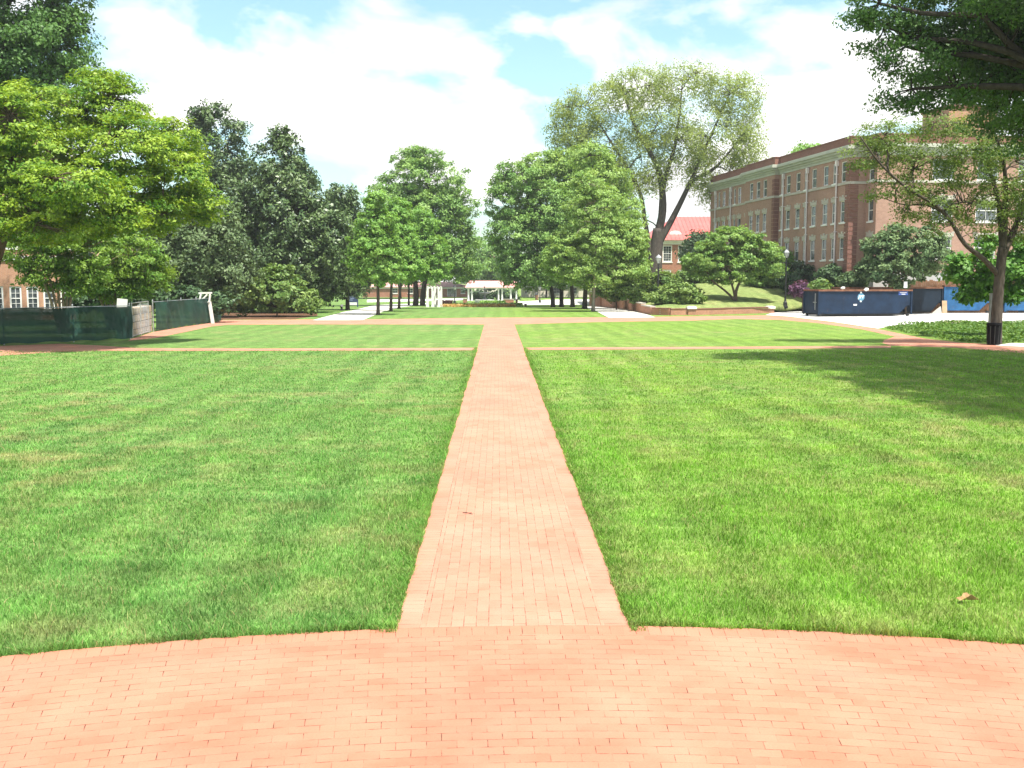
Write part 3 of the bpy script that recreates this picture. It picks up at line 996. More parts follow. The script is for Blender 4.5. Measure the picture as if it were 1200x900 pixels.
for (px, Y, lob, mk, lab) in (
        (787, 92, ((790, 338, 26, 16), (805, 345, 16, 10), (775, 332, 18, 12)), 'bush', 'leafy green shrub right of the left lamp post behind the brick wall'),
        (748, 98, ((745, 338, 20, 14), (758, 345, 15, 9), (735, 330, 16, 12)), 'bush', 'leafy green shrub left of the left lamp post'),
        (722, 108, ((722, 330, 18, 16), (715, 340, 16, 8)), 'oak', 'dark shrub behind the far end of the stepped wall'),
        (170, 68, ((110, 350, 40, 13), (165, 350, 40, 13), (215, 350, 40, 13), (250, 354, 30, 10)), 'dark', 'dark hedge in the shade behind the green fences'),  # added hedge; its dark leaves stand in for shadow under the trees
        (795, 86.5, ((795, 345, 24, 12), (780, 349, 16, 8), (808, 350, 14, 7)), 'bush', 'low leafy shrub just behind the front garden wall, right of the lamp post'),
        (752, 92, ((750, 346, 18, 10), (738, 342, 16, 10)), 'bush', 'bushy shrub behind the stepped wall, left of the lamp post base'),
        (722, 100, ((722, 342, 16, 10), (708, 338, 14, 10)), 'bush', 'leafy shrub over the middle of the stepped wall'),
        (815, 104, ((812, 325, 20, 12),), 'bush', 'shrub between the low bright tree and the tall trunk'),
        (935, 96, ((935, 326, 22, 18), (955, 332, 16, 12)), 'dark', 'dark evergreen shrub at the left end of the foundation planting'),
        (972, 90, ((972, 322, 14, 12), (985, 328, 16, 9)), 'dark', 'dark shrub under the last downpipe of the brick hall'),
        (960, 85, ((962, 336, 9, 7),), 'bush', 'pale green shrub above the dumpster corner'),
        (998, 87, ((1000, 329, 18, 9),), 'holly', 'small shrub with pale blooms by the hall corner'),
        (940, 87, ((938, 340, 9, 7),), 'purple', 'purple flowering shrub at the dumpster end'),
        (1060, 83, ((1036, 298, 30, 24), (1075, 290, 36, 28), (1055, 318, 50, 17), (1100, 303, 20, 25), (1050, 274, 18, 12), (1018, 318, 18, 12)), 'holly', 'big rounded evergreen holly against the end wall of the hall')):
    b = ground_at(px, Y)
    L = LB(Y, *lob)
    k = sum(q[2] * q[3] for q in lob)
    tree('shrub', lab, 'shrub', b, L, LF[mk], BK['mid'], clumps=int(40 + k * .07), per=60, cr=.55, flat=.65, size=.22, trunk_r=.08, trunk_top=max(.3, min(c.z for c, r in L) - b.z - .2), trunk_name='stem', crown_name='foliage')
# bare-trunked tree in front of the dumpsters
b = G(1167, 403.5)
D = b.y
tree('honey_locust', 'open crowned tree with a bare grey trunk beside the black bin', 'tree', b,
     LB(D, (1045, 165, 38, 30), (1085, 205, 45, 36), (1130, 180, 42, 44), (1180, 195, 38, 55), (1150, 245, 36, 36), (1085, 250, 40, 26), (1018, 178, 26, 26), (1210, 250, 40, 45), (1045, 225, 35, 16), (1100, 150, 36, 22)),
     LF['locust'], BK['grey'], clumps=480, per=44, cr=.55, flat=.5, size=.10, trunk_r=.24, twigs=.8, twig_r=.016, aspect=.45,
     stems=[([b + Vector((0, 0, -.1)), at(1168, 370, D), at(1171, 330, D), at(1175, 290, D)], .27, .20),
            ([at(1170, 322, D), at(1152, 303, D - .2), at(1130, 285, D - .4), at(1105, 248, D - .6), at(1060, 218, D - .8), at(1030, 190, D - 1), at(1008, 160, D - 1.2)], .125, .025),
            ([at(1175, 295, D), at(1171, 245, D + .4), at(1160, 200, D + .8), at(1140, 150, D + 1)], .16, .03),
            ([at(1175, 295, D), at(1178, 240, D), at(1176, 190, D - .5), at(1158, 135, D - .8)], .17, .03),
            ([at(1176, 297, D), at(1192, 260, D + .3), at(1205, 210, D + .6), at(1210, 150, D + .8)], .17, .03),
            ([at(1110, 252, D - .6), at(1085, 240, D), at(1060, 240, D + .5), at(1035, 232, D + .8)], .05, .015)])
b = ground_at(1172, 50)
tree('sapling', 'bushy bright green sapling growing behind the bare grey trunk', 'tree', b,
     LB(50, (1150, 315, 30, 26), (1182, 325, 24, 32), (1140, 342, 20, 14), (1197, 308, 25, 30), (1122, 315, 12, 16), (1160, 290, 28, 14), (1215, 330, 20, 25)), LF['broad'], BK['mid'], clumps=190, per=45, cr=.45, flat=.55, size=.2, trunk_r=.07, trunk_top=1.6)
# dark oak overhanging the right edge (trunk stands beyond the frame)
b = Vector((19.0, 30.0, 0))
lob = LB(33, (1150, 35, 60, 46), (1080, 62, 55, 40), (1045, 35, 48, 30), (1020, 12, 36, 20), (1120, 105, 48, 26), (1190, 85, 50, 40), (1100, -50, 95, 50), (1210, 0, 80, 60), (1250, 70, 70, 70), (1060, 110, 34, 18))
lob += [(Vector((16.5, 25, 10)), (3.2, 3.2, 2.4)), (Vector((18.5, 22.5, 10.5)), (3.8, 3.5, 3)), (Vector((20, 32, 13)), (5, 5, 3)), (Vector((17.5, 36, 10.5)), (3, 3, 2)), (Vector((20, 37, 10)), (4, 4, 3)), (Vector((16.5, 29, 12.5)), (3.5, 3.5, 2.5)), (Vector((23, 27, 11)), (4, 4, 3)), (Vector((15.5, 18.2, 10.5)), (3.2, 3.2, 2.2)), (Vector((18, 16.5, 11)), (3.4, 3.2, 2.4)), (Vector((14.6, 21.3, 10.3)), (2.8, 2.8, 2)), (Vector((20.5, 19.5, 11)), (3.6, 3.4, 2.6))]
lob += [(Vector((x, y, random.uniform(10, 11.8))), (2.9, 3.0, 1.9)) for x in (15.3, 19.0, 22.8) for y in (18.5, 23.5, 28.5, 33.5)]
tree('oak_tree', 'dark oak reaching in from the top right corner, shading the lawn', 'tree', b, lob, LF['oak'], BK['dark'], clumps=1900, per=165, cr=.78, flat=.38, size=.115, trunk_r=.42, twigs=.7, twig_r=.02, droop=.15, trunk_top=7)

# far background trees ------------------------------------
for (px, Y, lob, mk, lab) in (
        (942, 150, ((940, 182, 24, 12), (960, 178, 12, 10), (945, 210, 30, 30)), 'lime', 'pale green treetop showing above the hall parapet'),
        (560, 235, ((552, 298, 30, 24), (535, 312, 40, 18)), 'oak2', 'distant green tree above the pavilion roof, left of the gap'),
        (590, 240, ((585, 303, 26, 22), (600, 318, 40, 14)), 'oak2', 'distant green tree above the pavilion roof, right of the gap'),
        (570, 260, ((570, 312, 30, 12), (568, 322, 40, 8)), 'olive', 'far grey-green tree seen through the gap over the pavilion'),
        (640, 230, ((640, 318, 50, 18), (680, 310, 50, 25)), 'oak2', 'distant tree behind the right row of trunks'),
        (470, 220, ((470, 318, 50, 18), (430, 310, 40, 25)), 'oak2', 'distant tree behind the slim young trees'),
        (160, 130, ((150, 300, 60, 55), (210, 280, 60, 70), (110, 330, 50, 25)), 'dark', 'dark evergreen mass behind the crape myrtles and stone pier'),
        (818, 140, ((818, 285, 11, 16), (812, 300, 14, 14)), 'dark', 'dark conifer against the red roofed building'),
        (838, 138, ((838, 300, 14, 16),), 'plum', 'purple-leaved tree beside the far end of the hall'),
        (300, 125, ((300, 290, 70, 70), (380, 290, 50, 60), (345, 250, 40, 60), (260, 310, 50, 40)), 'dark', 'dark tree filling the gap behind the magnolias'),
        (745, 150, ((742, 300, 20, 22), (720, 300, 30, 35)), 'oak2', 'green tree behind the base of the tall forked tree')):
    b = ground_at(px, Y)
    k = sum(q[2] * q[3] for q in lob)
    tree('background_tree', lab, 'tree', b, LB(Y, *lob), LF[mk], BK['dark'], clumps=int(40 + k * .035), per=60, cr=Y * .0095, flat=.6, size=Y * .0026, trunk_r=.25)


# ------------------------------------------------------------------ helpers for buildings
def wall_holes(mb, mp, u0, u1, z0, z1, ops, rev=.14):
    us = sorted({u0, u1, *[o[0] for o in ops], *[o[1] for o in ops]})
    zs = sorted({z0, z1, *[o[2] for o in ops], *[o[3] for o in ops]})
    for i in range(len(us) - 1):
        for j in range(len(zs) - 1):
            um, zm = (us[i] + us[i + 1]) / 2, (zs[j] + zs[j + 1]) / 2
            if any(o[0] < um < o[1] and o[2] < zm < o[3] for o in ops): continue
            mb.quad(mp(us[i], zs[j], 0), mp(us[i + 1], zs[j], 0), mp(us[i + 1], zs[j + 1], 0), mp(us[i], zs[j + 1], 0))
    for a, b, c, d in ops:
        for (p, q) in (((a, c), (b, c)), ((b, c), (b, d)), ((b, d), (a, d)), ((a, d), (a, c))):
            mb.quad(mp(p[0], p[1], 0), mp(q[0], q[1], 0), mp(q[0], q[1], rev), mp(p[0], p[1], rev))


def band(mb, pts, o0, o1, z0, z1):
    """closed mitred moulding round a plan outline; outside is to the right of travel"""
    n = len(pts)
    ring = []
    for i in range(n):
        a, b, c = Vector(pts[i - 1]), Vector(pts[i]), Vector(pts[(i + 1) % n])
        d0, d1 = (b - a).normalized(), (c - b).normalized()
        n0, n1 = Vector((d0.y, -d0.x)), Vector((d1.y, -d1.x))
        m = (n0 + n1)
        m = m / max(m.dot(n0), .2)
        ring.append((b + m * o0, b + m * o1))
    for i in range(n):
        (a0, a1), (b0, b1) = ring[i], ring[(i + 1) % n]
        mb.quad((*a1, z0), (*b1, z0), (*b1, z1), (*a1, z1))
        mb.quad((*b0, z0), (*a0, z0), (*a0, z1), (*b0, z1))
        mb.quad((*a1, z1), (*b1, z1), (*b0, z1), (*a0, z1))
        mb.quad((*a0, z0), (*b0, z0), (*b1, z0), (*a1, z0))


WIN = {}


def window(parent, w, h, loc, rz=0.0, lintel=True, sill=True, grid=(2, 2), fr=.07):
    """sash window standing in the plane local x = 0 and facing -x; copies share meshes"""
    key = (round(w, 2), round(h, 2), lintel, sill, grid)
    if key not in WIN:
        m = MB()
        a, b = -w / 2 + .002, w / 2 - .002
        m.box(.05, .12, a, a + fr, 0.002, h - .002)
        m.box(.05, .12, b - fr, b, 0.002, h - .002)
        m.box(.051, .119, a + fr, b - fr, 0.002, fr)
        m.box(.051, .119, a + fr, b - fr, h - fr, h - .002)
        m.box(.052, .116, a + fr, b - fr, h / 2 - .03, h / 2 + .03)
        for k in range(1, grid[0]):
            y = a + fr + (b - a - 2 * fr) * k / grid[0]
            m.box(.075, .10, y - .014, y + .014, fr, h - fr)
        for k in range(1, grid[1] * 2):
            if k == grid[1]: continue
            z = fr + (h - 2 * fr) * k / (grid[1] * 2)
            m.box(.077, .098, a + fr, b - fr, z - .013, z + .013)
        f = m.build('window', M['white'])
        p = MB(); p.quad((.105, b - .01, .01), (.105, a + .01, .01), (.105, a + .01, h - .01), (.105, b - .01, h - .01))
        p.build('pane', M['glass'], f)
        if sill:
            s = MB(); s.box(-.09, .13, -w / 2 - .09, w / 2 + .09, -.14, -.003); s.build('sill', M['white'], f)
        if lintel:
            l = MB()
            l.prism([(0, 0)] * 0 or [(-.035, -w / 2 - .16), (.05, -w / 2 - .16), (.05, w / 2 + .16), (-.035, w / 2 + .16)], h + .003, h + .32)
            l.prism([(-.06, -.15), (.05, -.15), (.05, .15), (-.06, .15)], h + .323, h + .50)
            l.prism([(-.05, -w / 2 - .2), (.05, -w / 2 - .2), (.05, -w / 2 + .06), (-.05, -w / 2 + .06)], h + .323, h + .42)
            l.prism([(-.05, w / 2 - .06), (.05, w / 2 - .06), (.05, w / 2 + .2), (-.05, w / 2 + .2)], h + .323, h + .42)
            l.build('lintel', M['trim'], f)
        WIN[key] = f
        o = f
    else:
        o = copy_tree(WIN[key])
    o.parent = parent
    o.location = loc
    o.rotation_euler = (0, 0, rz)
    return o


# ------------------------------------------------------------------ the long brick hall
A = R(7.4)
C0 = at(993, 300, 89)
C0.z = 0
U = Vector((-math.sin(A), math.cos(A)))
hall = empty('brick_hall', C0, 'long three storey red brick hall with white stone trim and downpipes at right', 'building', A)


def ft(px):
    d = ray(px, 300)
    # C0 + t U = s d
    det = -U.x * d.y + U.y * d.x
    return (C0.x * d.y - C0.y * d.x) / (-(U.x * d.y - U.y * d.x)) if False else (d.x * C0.y - d.y * C0.x) / (U.x * d.y - U.y * d.x)


S1, S2, S3 = ft(911), ft(877), ft(831.5)
PRJ = .5
EX0, EY, EX1 = 1.5, -1.9, 24.0
lv = [(4.6, 1.9, True), (7.8, 1.85, True), (11.28, 1.75, False)]
wide = [986, 965, 951.6, 933, 921.7, 900, 892, 884, 874, 865, 854, 847, 837]
thin = [975, 942, 914.5, 859.5, 841.5]
wins = [(ft(p), 1.0) for p in wide] + [(ft(p), .62) for p in thin]


def sec(u): return -PRJ if S1 < u < S2 else 0.0


for (u0, u1, x0) in ((0, S1, 0), (S1, S2, -PRJ), (S2, S3, 0)):
    m = MB()
    ops = [(u - w / 2, u + w / 2, z, z + h) for u, w in wins if u0 < u < u1 for z, h, _ in lv]
    wall_holes(m, lambda u, z, d: (x0 + d, u, z), u0, u1, 0, 13.4, ops)
    m.build('wall', M['brick_hall'], hall)
for u, w in wins:
    for z, h, l in lv:
        window(hall, w, h, (sec(u), u, z), 0, lintel=l, sill=l or w < .8, grid=(1, 1))
# returns, end pavilion
m = MB()
wall_holes(m, lambda u, z, d: (u, 0 + d, z), 0, EX0, 0, 13.4, [])
for y in (S1, S2):
    r_ = MB(); r_.quad((-PRJ, y, 0), (0, y, 0), (0, y, 13.4), (-PRJ, y, 13.4)); r_.build('wall', M['brick_hall'], hall)
wall_holes(m, lambda u, z, d: (EX0 + d, u, z), EY, 0, 0, 13.4, [(-1.4, -.5, z, z + h) for z, h, _ in lv])
ends = [(ft2, w) for ft2, w in ()]
def ex(px):
    """x along the end wall for a photo column"""
    d = ray(px, 200)
    V = Vector((math.cos(A), math.sin(A)))
    P = Vector((C0.x, C0.y)) + U * EY
    return (d.x * P.y - d.y * P.x) / (V.x * d.y - V.y * d.x)
ew = [(ex(1106), 2.0), (ex(1058), 1.0), (ex(1158), 2.0), (ex(1200), 1.0), (ex(1228), 2.0)]
ew = [(x, w) for x, w in ew if x + w < EX1 - .5]
eops = [(x - w / 2, x + w / 2, z, z + h) for x, w in ew if w > 1.5 for z, h, _ in lv] + [(x - w / 2, x + w / 2, z, z + h) for x, w in ew if w < 1.5 and x > ex(1150) for z, h, _ in lv]
wall_holes(m, lambda u, z, d: (u, EY + d, z), EX0, EX1, 0, 13.4, eops)
m.quad((EX1, EY, 0), (EX1, S3, 0), (EX1, S3, 13.4), (EX1, EY, 13.4))
m.quad((0, S3, 0), (EX1, S3, 0), (EX1, S3, 13.4), (0, S3, 13.4))
m.build('wall', M['brick_hall'], hall)
for z, h, l in lv: window(hall, .9, h, (EX0, -.95, z), 0, lintel=l, sill=True, grid=(1, 1))
for a, b, c, d in eops:
    window(hall, b - a, d - c, ((a + b) / 2, EY, c), R(90), lintel=c < 10, sill=True, grid=(2, 1))
outline = [(0, S3), (0, S2), (-PRJ, S2), (-PRJ, S1), (0, S1), (0, 0), (EX0, 0), (EX0, EY), (EX1, EY), (EX1, S3)]
m = MB(); band(m, outline, -.05, .05, 0, 3.3); band(m, outline, -.05, .07, 3.303, 3.42); m.build('foundation', M['stonebase'], hall)
m = MB(); band(m, outline, -.05, .09, 11.02, 11.13); band(m, outline, -.05, .05, 11.133, 11.24); m.build('string_course', M['trim'], hall)
m = MB()
for o0, z0, z1 in ((.06, 13.3, 13.55), (.16, 13.553, 13.75), (.34, 13.753, 13.95), (.5, 13.953, 14.17), (.42, 14.173, 14.27)): band(m, outline, -.1, o0, z0, z1)
m.build('cornice', M['cornice'], hall)
m = MB(); band(m, outline, -.3, .0, 14.273, 15.0); m.build('parapet', M['brick_quoin'], hall)
m = MB(); band(m, outline, -.36, .05, 15.003, 15.09); m.build('coping', M['brick_quoin'], hall)
m = MB()
m.box(.15, EX1 - .15, EY + .15, S3 - .15, 14.3, 14.42)
m.build('roof', M['asphalt'], hall)
# rusticated corner strips
m, mq = MB(), MB()
for i in range(24):
    z0 = 3.45 + i * .395
    if z0 > 12.85: continue
    m.box(-.045, .02, .01, .75, z0, z0 + .34)
    m.box(-.043, .80, -.045, .012, z0, z0 + .34)
    mq.box(-PRJ - .045, -PRJ + .02, S1 + .01, S1 + .55, z0, z0 + .34)
    mq.box(-PRJ - .043, -.004, S1 - .045, S1 + .012, z0, z0 + .34)
m.build('quoins', M['brick_quoin'], hall)
mq.build('quoins', M['brick_quoin'], hall)
for p, z0 in ((979, .5), (944.8, .5), (917, .5), (876, .5), (856, .5), (838, .5)):
    u = ft(p)
    x = sec(u) if p != 876 else 0
    m = MB()
    m.tube([(x - .13, u, z0), (x - .13, u, 13.0)], .07, 8)
    m.box(x - .24, x - .02, u - .16, u + .16, 12.75, 13.25)
    for z in (4, 7, 10, 12): m.box(x - .22, x + .01, u - .11, u + .11, z, z + .07)
    m.build('downpipe', M['pipe'], hall)
# brick stair house on the roof
x0, x1 = ex(1126), ex(1183)
zt = at(1150, 128, 93).z
m = MB(); m.box(x0, x1, EY + 2.2, EY + 6.5, 14.43, zt - .25); m.build('roof_house', M['brick_tan'], hall)
m = MB(); m.box(x0 - .12, x1 + .12, EY + 2.08, EY + 6.62, zt - .247, zt); m.build('roof_house_coping', M['brick_quoin'], hall)

# ------------------------------------------------------------------ red roofed building far right
D = 150
za, zb_, zg = at(800, 281.5, D).z, at(800, 254, D + 7).z, 3.0
xl, xr = at(758, 281, D).x, at(900, 281, D).x
rb = empty('red_roof_house', (xl, D, zg), 'brick building with a red metal hipped roof behind the tall forked tree', 'building')
Wd, Hh, dep = xr - xl, za - zg, 14.0
px2x = lambda px: at(px, 300, D).x - xl
wz = lambda py: at(780, py, D).z - zg
m = MB()
wx = [px2x(782), px2x(800), px2x(818), px2x(836), px2x(854)]
ops = [(x - .7, x + .7, wz(307), wz(287.5)) for x in wx] + [(x - .6, x + .6, wz(320), wz(316)) for x in wx]
wall_holes(m, lambda u, z, d: (u, d, z), 0, Wd, -3, Hh - .1, ops, .13)
m.quad((0, dep, -3), (0, 0, -3), (0, 0, Hh - .1), (0, dep, Hh - .1))
m.quad((Wd, 0, -3), (Wd, dep, -3), (Wd, dep, Hh - .1), (Wd, 0, Hh - .1))
m.quad((Wd, dep, -3), (0, dep, -3), (0, dep, Hh - .1), (Wd, dep, Hh - .1))
m.build('wall', M['brick_red'], rb)
for a, b, c, d in ops:
    window(rb, b - a, d - c, ((a + b) / 2, 0, c), R(90), lintel=False, sill=True, grid=(3, 3) if d - c > 1.5 else (3, 1), fr=.16)
m = MB(); band(m, [(0, dep), (0, 0), (Wd, 0), (Wd, dep)], -.05, .12, wz(286.5), wz(283.5)); band(m, [(0, dep), (0, 0), (Wd, 0), (Wd, dep)], -.05, .35, wz(283.5) + .003, Hh); m.build('cornice', M['white'], rb)
rh = zb_ - za
m = MB()
e = .5
v = [(-e, -e, Hh), (Wd + e, -e, Hh), (Wd + e, dep + e, Hh), (-e, dep + e, Hh), (5.2, dep / 2, Hh + rh), (Wd - 5.2, dep / 2, Hh + rh)]
m.v += v; m.f += [(0, 1, 5, 4), (1, 2, 5), (2, 3, 4, 5), (3, 0, 4), (3, 2, 1, 0)]
for k in range(1, int(Wd / .6)):
    x = k * .6
    t = min(1, x / 5.2, (Wd - x) / 5.2)
    m.obox((x, -e + .0, Hh + .02), (x, -e + (dep / 2 + e) * t, Hh + .02 + rh * t), .05, .06)
roof = m.build('roof', M['redroof'], rb)
m = MB(); m.lathe([(0.01, 0), (.95, 0), (.95, .01)], 3) if False else None
n = 12
yd = -e + (dep / 2 + e) * .30
for k in range(n):
    a0_, a1_ = math.pi * k / n, math.pi * (k + 1) / n
    c0_, c1_ = (math.cos(a0_), math.sin(a0_)), (math.cos(a1_), math.sin(a1_))
    X = px2x(793)
    q = lambda c, y: (X + c[0] * .9, y, Hh + rh * .22 + c[1] * .62)
    m.quad(q(c0_, yd - .5), q(c1_, yd - .5), q(c1_, yd + 1.2), q(c0_, yd + 1.2))
    m.quad((X, yd - .5, Hh + rh * .22), q(c0_, yd - .5), q(c1_, yd - .5), (X, yd - .5, Hh + rh * .22))
m.build('dormer_vent', M['white'], rb)

# ------------------------------------------------------------------ tan brick building behind the left fence
D = 73
LA = R(24)
lc = at(88, 330, D)
lb = empty('tan_brick_building', (lc.x, D, 0), 'tan brick building with tall white windows behind the crape myrtle at left', 'building', LA)
def lx(px):
    d = ray(px, 330); V = Vector((math.cos(LA), math.sin(LA)))
    return (d.x * D - d.y * lc.x) / (V.x * d.y - V.y * d.x)
ops = []
for px in (17.5, 37.5, 57, 77, -4, -24):
    x = lx(px)
    ops += [(x - .38, x + .38, .7, 2.35), (x - .38, x + .38, 5.0, 6.9), (x - .38, x + .38, 8.4, 10.2)]
m = MB()
wall_holes(m, lambda u, z, d: (u, d, z), -16, 0, 0, 11.2, ops, .13)
m.quad((0, 0, 0), (0, 14, 0), (0, 14, 11.2), (0, 0, 11.2)); m.quad((-16, 14, 0), (-16, 0, 0), (-16, 0, 11.2), (-16, 14, 11.2)); m.quad((0, 14, 0), (-16, 14, 0), (-16, 14, 11.2), (0, 14, 11.2))
m.build('wall', M['brick_tan'], lb)
for a, b, c, d in ops: window(lb, b - a, d - c, ((a + b) / 2, 0, c), R(90), lintel=False, sill=True, grid=(2, 2), fr=.11)
ol = [(0, 14), (-16, 14), (-16, 0), (0, 0)]
ol = [(-16, 14), (-16, 0), (0, 0), (0, 14)]
m = MB(); band(m, ol, -.05, .1, 4.1, 4.45); m.build('string_course', M['white'], lb)
m = MB(); band(m, ol, -.1, .35, 11.203, 11.7); m.build('cornice', M['white'], lb)
m = MB(); v = [(-16.4, -.4, 11.71), (.4, -.4, 11.71), (.4, 14.4, 11.71), (-16.4, 14.4, 11.71), (-11, 7, 15), (-5, 7, 15)]
m.v += v; m.f += [(0, 1, 5, 4), (1, 2, 5), (2, 3, 4, 5), (3, 0, 4), (3, 2, 1, 0)]
m.build('roof', M['pinkroof'], lb)

# ------------------------------------------------------------------ far low buildings closing the axis
def low_building(name, label, px0, px1, D, ytop, mat, openings, dep=12, roofmat=None, roofrise=1.2):
    x0, x1 = at(px0, 340, D).x, at(px1, 340, D).x
    zg = gz_base(D)
    h = at(570, ytop, D).z - zg
    o = empty(name, (x0, D, zg), label, 'building')
    W = x1 - x0
    ops = []
    m = MB()
    for a, b, c, d in openings:
        ops.append((at(a, 340, D).x - x0, at(b, 340, D).x - x0, c, d))
    wall_holes(m, lambda u, z, d: (u, d, z), 0, W, 0, h, ops, .13)
    m.quad((0, dep, 0), (0, 0, 0), (0, 0, h), (0, dep, h)); m.quad((W, 0, 0), (W, dep, 0), (W, dep, h), (W, 0, h)); m.quad((W, dep, 0), (0, dep, 0), (0, dep, h), (W, dep, h))
    m.build('wall', mat, o)
    for a, b, c, d in ops: window(o, b - a, d - c, ((a + b) / 2, 0, c), R(90), lintel=False, sill=c > .3, grid=(2, 1))
    m = MB(); e = .4
    m.v += [(-e, -e, h + .01), (W + e, -e, h + .01), (W + e, dep + e, h + .01), (-e, dep + e, h + .01), (dep * .4, dep / 2, h + roofrise), (W - dep * .4, dep / 2, h + roofrise)]
    m.f += [(0, 1, 5, 4), (1, 2, 5), (2, 3, 4, 5), (3, 0, 4), (3, 2, 1, 0)]
    m.build('roof', roofmat or M['pinkroof'], o)
    m = MB(); band(m, [(0, dep), (0, 0), (W, 0), (W, dep)], -.02, .12, h - .35, h); m.build('fascia', M['white'], o)
    return o

low_building('low_brick_building', 'low distant red brick building seen between the left trunks', 425, 551, 236, 336.5, M['brick_red'], [(524, 535, .2, 2.2), (460, 466, .9, 2.2), (478, 484, .9, 2.2), (540, 545, .9, 2.2)])
low_building('cream_building', 'low distant cream building seen between the right trunks', 612, 720, 238, 335, M['cream'], [(615, 618, .8, 2.3), (626.5, 630.5, .2, 2.0), (648, 656, .8, 2.2), (668, 676, .8, 2.2)], roofmat=M['asphalt'])
low_building('pale_house', 'pale far house showing faintly through the trees in the gap', 556, 592, 330, 303, M['cream'], [(560, 563, 6.4, 8.2), (570, 573, 6.4, 8.2), (580, 583, 6.4, 8.2)], roofrise=3)

# ------------------------------------------------------------------ red roofed pavilion and fountain
D = 196
zg = gz_base(D)
xl, xr = at(547, 340, D).x, at(607, 340, D).x
pv = empty('pavilion', ((xl + xr) / 2, D, zg), 'white columned open pavilion with a red roof at the end of the axis', 'pavilion')
hw = (xr - xl) / 2
eave = at(577, 337, D).z - zg
for py in (0.0, 4.5):
    for f in (-.94, -.80, .24, .38, .72, .94):
        if py > 0 and f in (-.80, .38): continue
        m = MB()
        m.box(f * hw - .2, f * hw + .2, py - .2, py + .2, 0, .16)
        m.lathe([(.155, .163), (.15, 1.2), (.125, eave - .36)], 10, (f * hw, py, 0))
        m.box(f * hw - .19, f * hw + .19, py - .19, py + .19, eave - .357, eave - .203)
        m.build('column', M['white'], pv, smooth=False)
m = MB(); band(m, [(-hw, 4.7), (-hw, -.2), (hw, -.2), (hw, 4.7)], -.35, .1, eave - .2, eave); m.build('beam', M['white'], pv)
m = MB(); rise = at(577, 329, D + 2).z - zg - eave
m.v += [(-hw - .35, -.6, eave + .003), (hw + .35, -.6, eave + .003), (hw + .35, 5.1, eave + .003), (-hw - .35, 5.1, eave + .003), (-hw + .3, 2.25, eave + rise), (hw - .3, 2.25, eave + rise)]
m.f += [(0, 1, 5, 4), (1, 2, 5), (2, 3, 4, 5), (3, 0, 4), (3, 2, 1, 0)]
m.build('roof', M['pinkroof'], pv)
m = MB(); m.box(-hw - .3, hw + .3, -.6, 5, -.1, .012); m.build('floor_slab', M['conc'], pv)
# dark hedge behind it
b = ground_at(577, 206)
tree('hedge', 'dark clipped hedge filling the back of the pavilion', 'hedge', b, [(Vector((b.x + dx, 206, b.z + 1.2)), (1.6, 1.2, 1.4)) for dx in (-4.5, -2.2, 0, 2.2, 4.5)], LF['dark'], BK['dark'], clumps=60, per=60, cr=.8, size=.35, trunk_r=.08, trunk_top=.6, trunk_name='stem', crown_name='foliage')
D = 160
b = ground_at(568, D)
fo = empty('fountain', b, 'dark tiered fountain with a wide bowl in front of the pavilion', 'fountain')
zt = lambda py: at(568, py, D).z - b.z
m = MB(); m.lathe([(1.5, 0), (1.55, .45), (1.35, .5), (1.3, .2)], 20); m.build('pool_rim', M['stonebase'], fo)
m = MB(); m.lathe([(.42, .18), (.45, .5), (.18, .7), (.16, zt(345.5)), (.3, zt(344.6))], 12); m.build('pedestal', M['water_stone'], fo)
m = MB(); m.lathe([(.2, zt(345)), (.7, zt(344.2)), (.92, zt(343.2)), (.9, zt(342.7)), (.2, zt(343.1))], 18); m.build('bowl', M['water_stone'], fo)
m = MB(); m.lathe([(.1, zt(343)), (.09, zt(340)), (.4, zt(339)), (.42, zt(338.6)), (.08, zt(338.5)), (.07, zt(337)), (.13, zt(336.3)), (.02, zt(335))], 14); m.build('finial', M['water_stone'], fo)

# planted bed, planter walls, white arbor
def strip_plants(name, label, x0, x1, y0, y1, h, n, leaf, size, cat):
    X = rng.uniform(x0, x1, n); Y = rng.uniform(y0, y1, n)
    Z = np.array([gz_base(v) for v in Y]) + rng.uniform(.03, h, n)
    nr = rng.normal(size=(n, 3)) * .6; nr[:, 2] += .8
    o = leaf_object(name, np.stack([X, Y, Z], 1), nr, size * rng.uniform(.6, 1.4, n), leaf, rng.normal(.5, .25, n))
    tag(o, label, cat, kind='stuff')
    return o

xa, xb = at(516, 358, 118).x, at(604, 358, 118).x
strip_plants('flower_bed', 'strip of apricot and yellow flowers at the end of the far lawn', xa, xb, 117, 122, .30, 2200, LF['yellow'], .2, 'flowers')
strip_plants('low_hedge', 'low dark green planting behind the apricot flowers', xa - .5, xb + 1, 124, 129, .34, 2200, LF['bush'], .26, 'hedge')
xa, xb = at(563, 355, 136).x, at(592, 355, 136).x
strip_plants('ornamental_grass', 'pale green tall grasses in front of the fountain', xa, xb, 133, 138, .55, 1300, LF['lime'], .26, 'plants')
xa, xb = at(511, 356, 124).x, at(530, 356, 124).x
strip_plants('red_bedding', 'reddish bedding plants beside the white arbor', xa, xb, 123, 126, .7, 700, LF['plum'], .25, 'plants')
for (px0, px1, Y, yt, lab) in ((590, 602, 150, 351, 'short red brick planter wall right of the fountain'), (543, 547.5, 150, 350.5, 'narrow red brick pier left of the fountain')):
    b = ground_at((px0 + px1) / 2, Y)
    o = empty('planter_wall', b, lab, 'wall')
    w = (px1 - px0) * Y / FPX / 2; h = at(px0, yt, Y).z - b.z
    m = MB(); m.box(-w, w, -.25, .25, 0, h); m.build('brickwork', M['brick_red'], o)
    m = MB(); m.box(-w - .04, w + .04, -.29, .29, h + .002, h + .09); m.build('coping', M['trim'], o)
D = 117
b = ground_at(508.5, D)
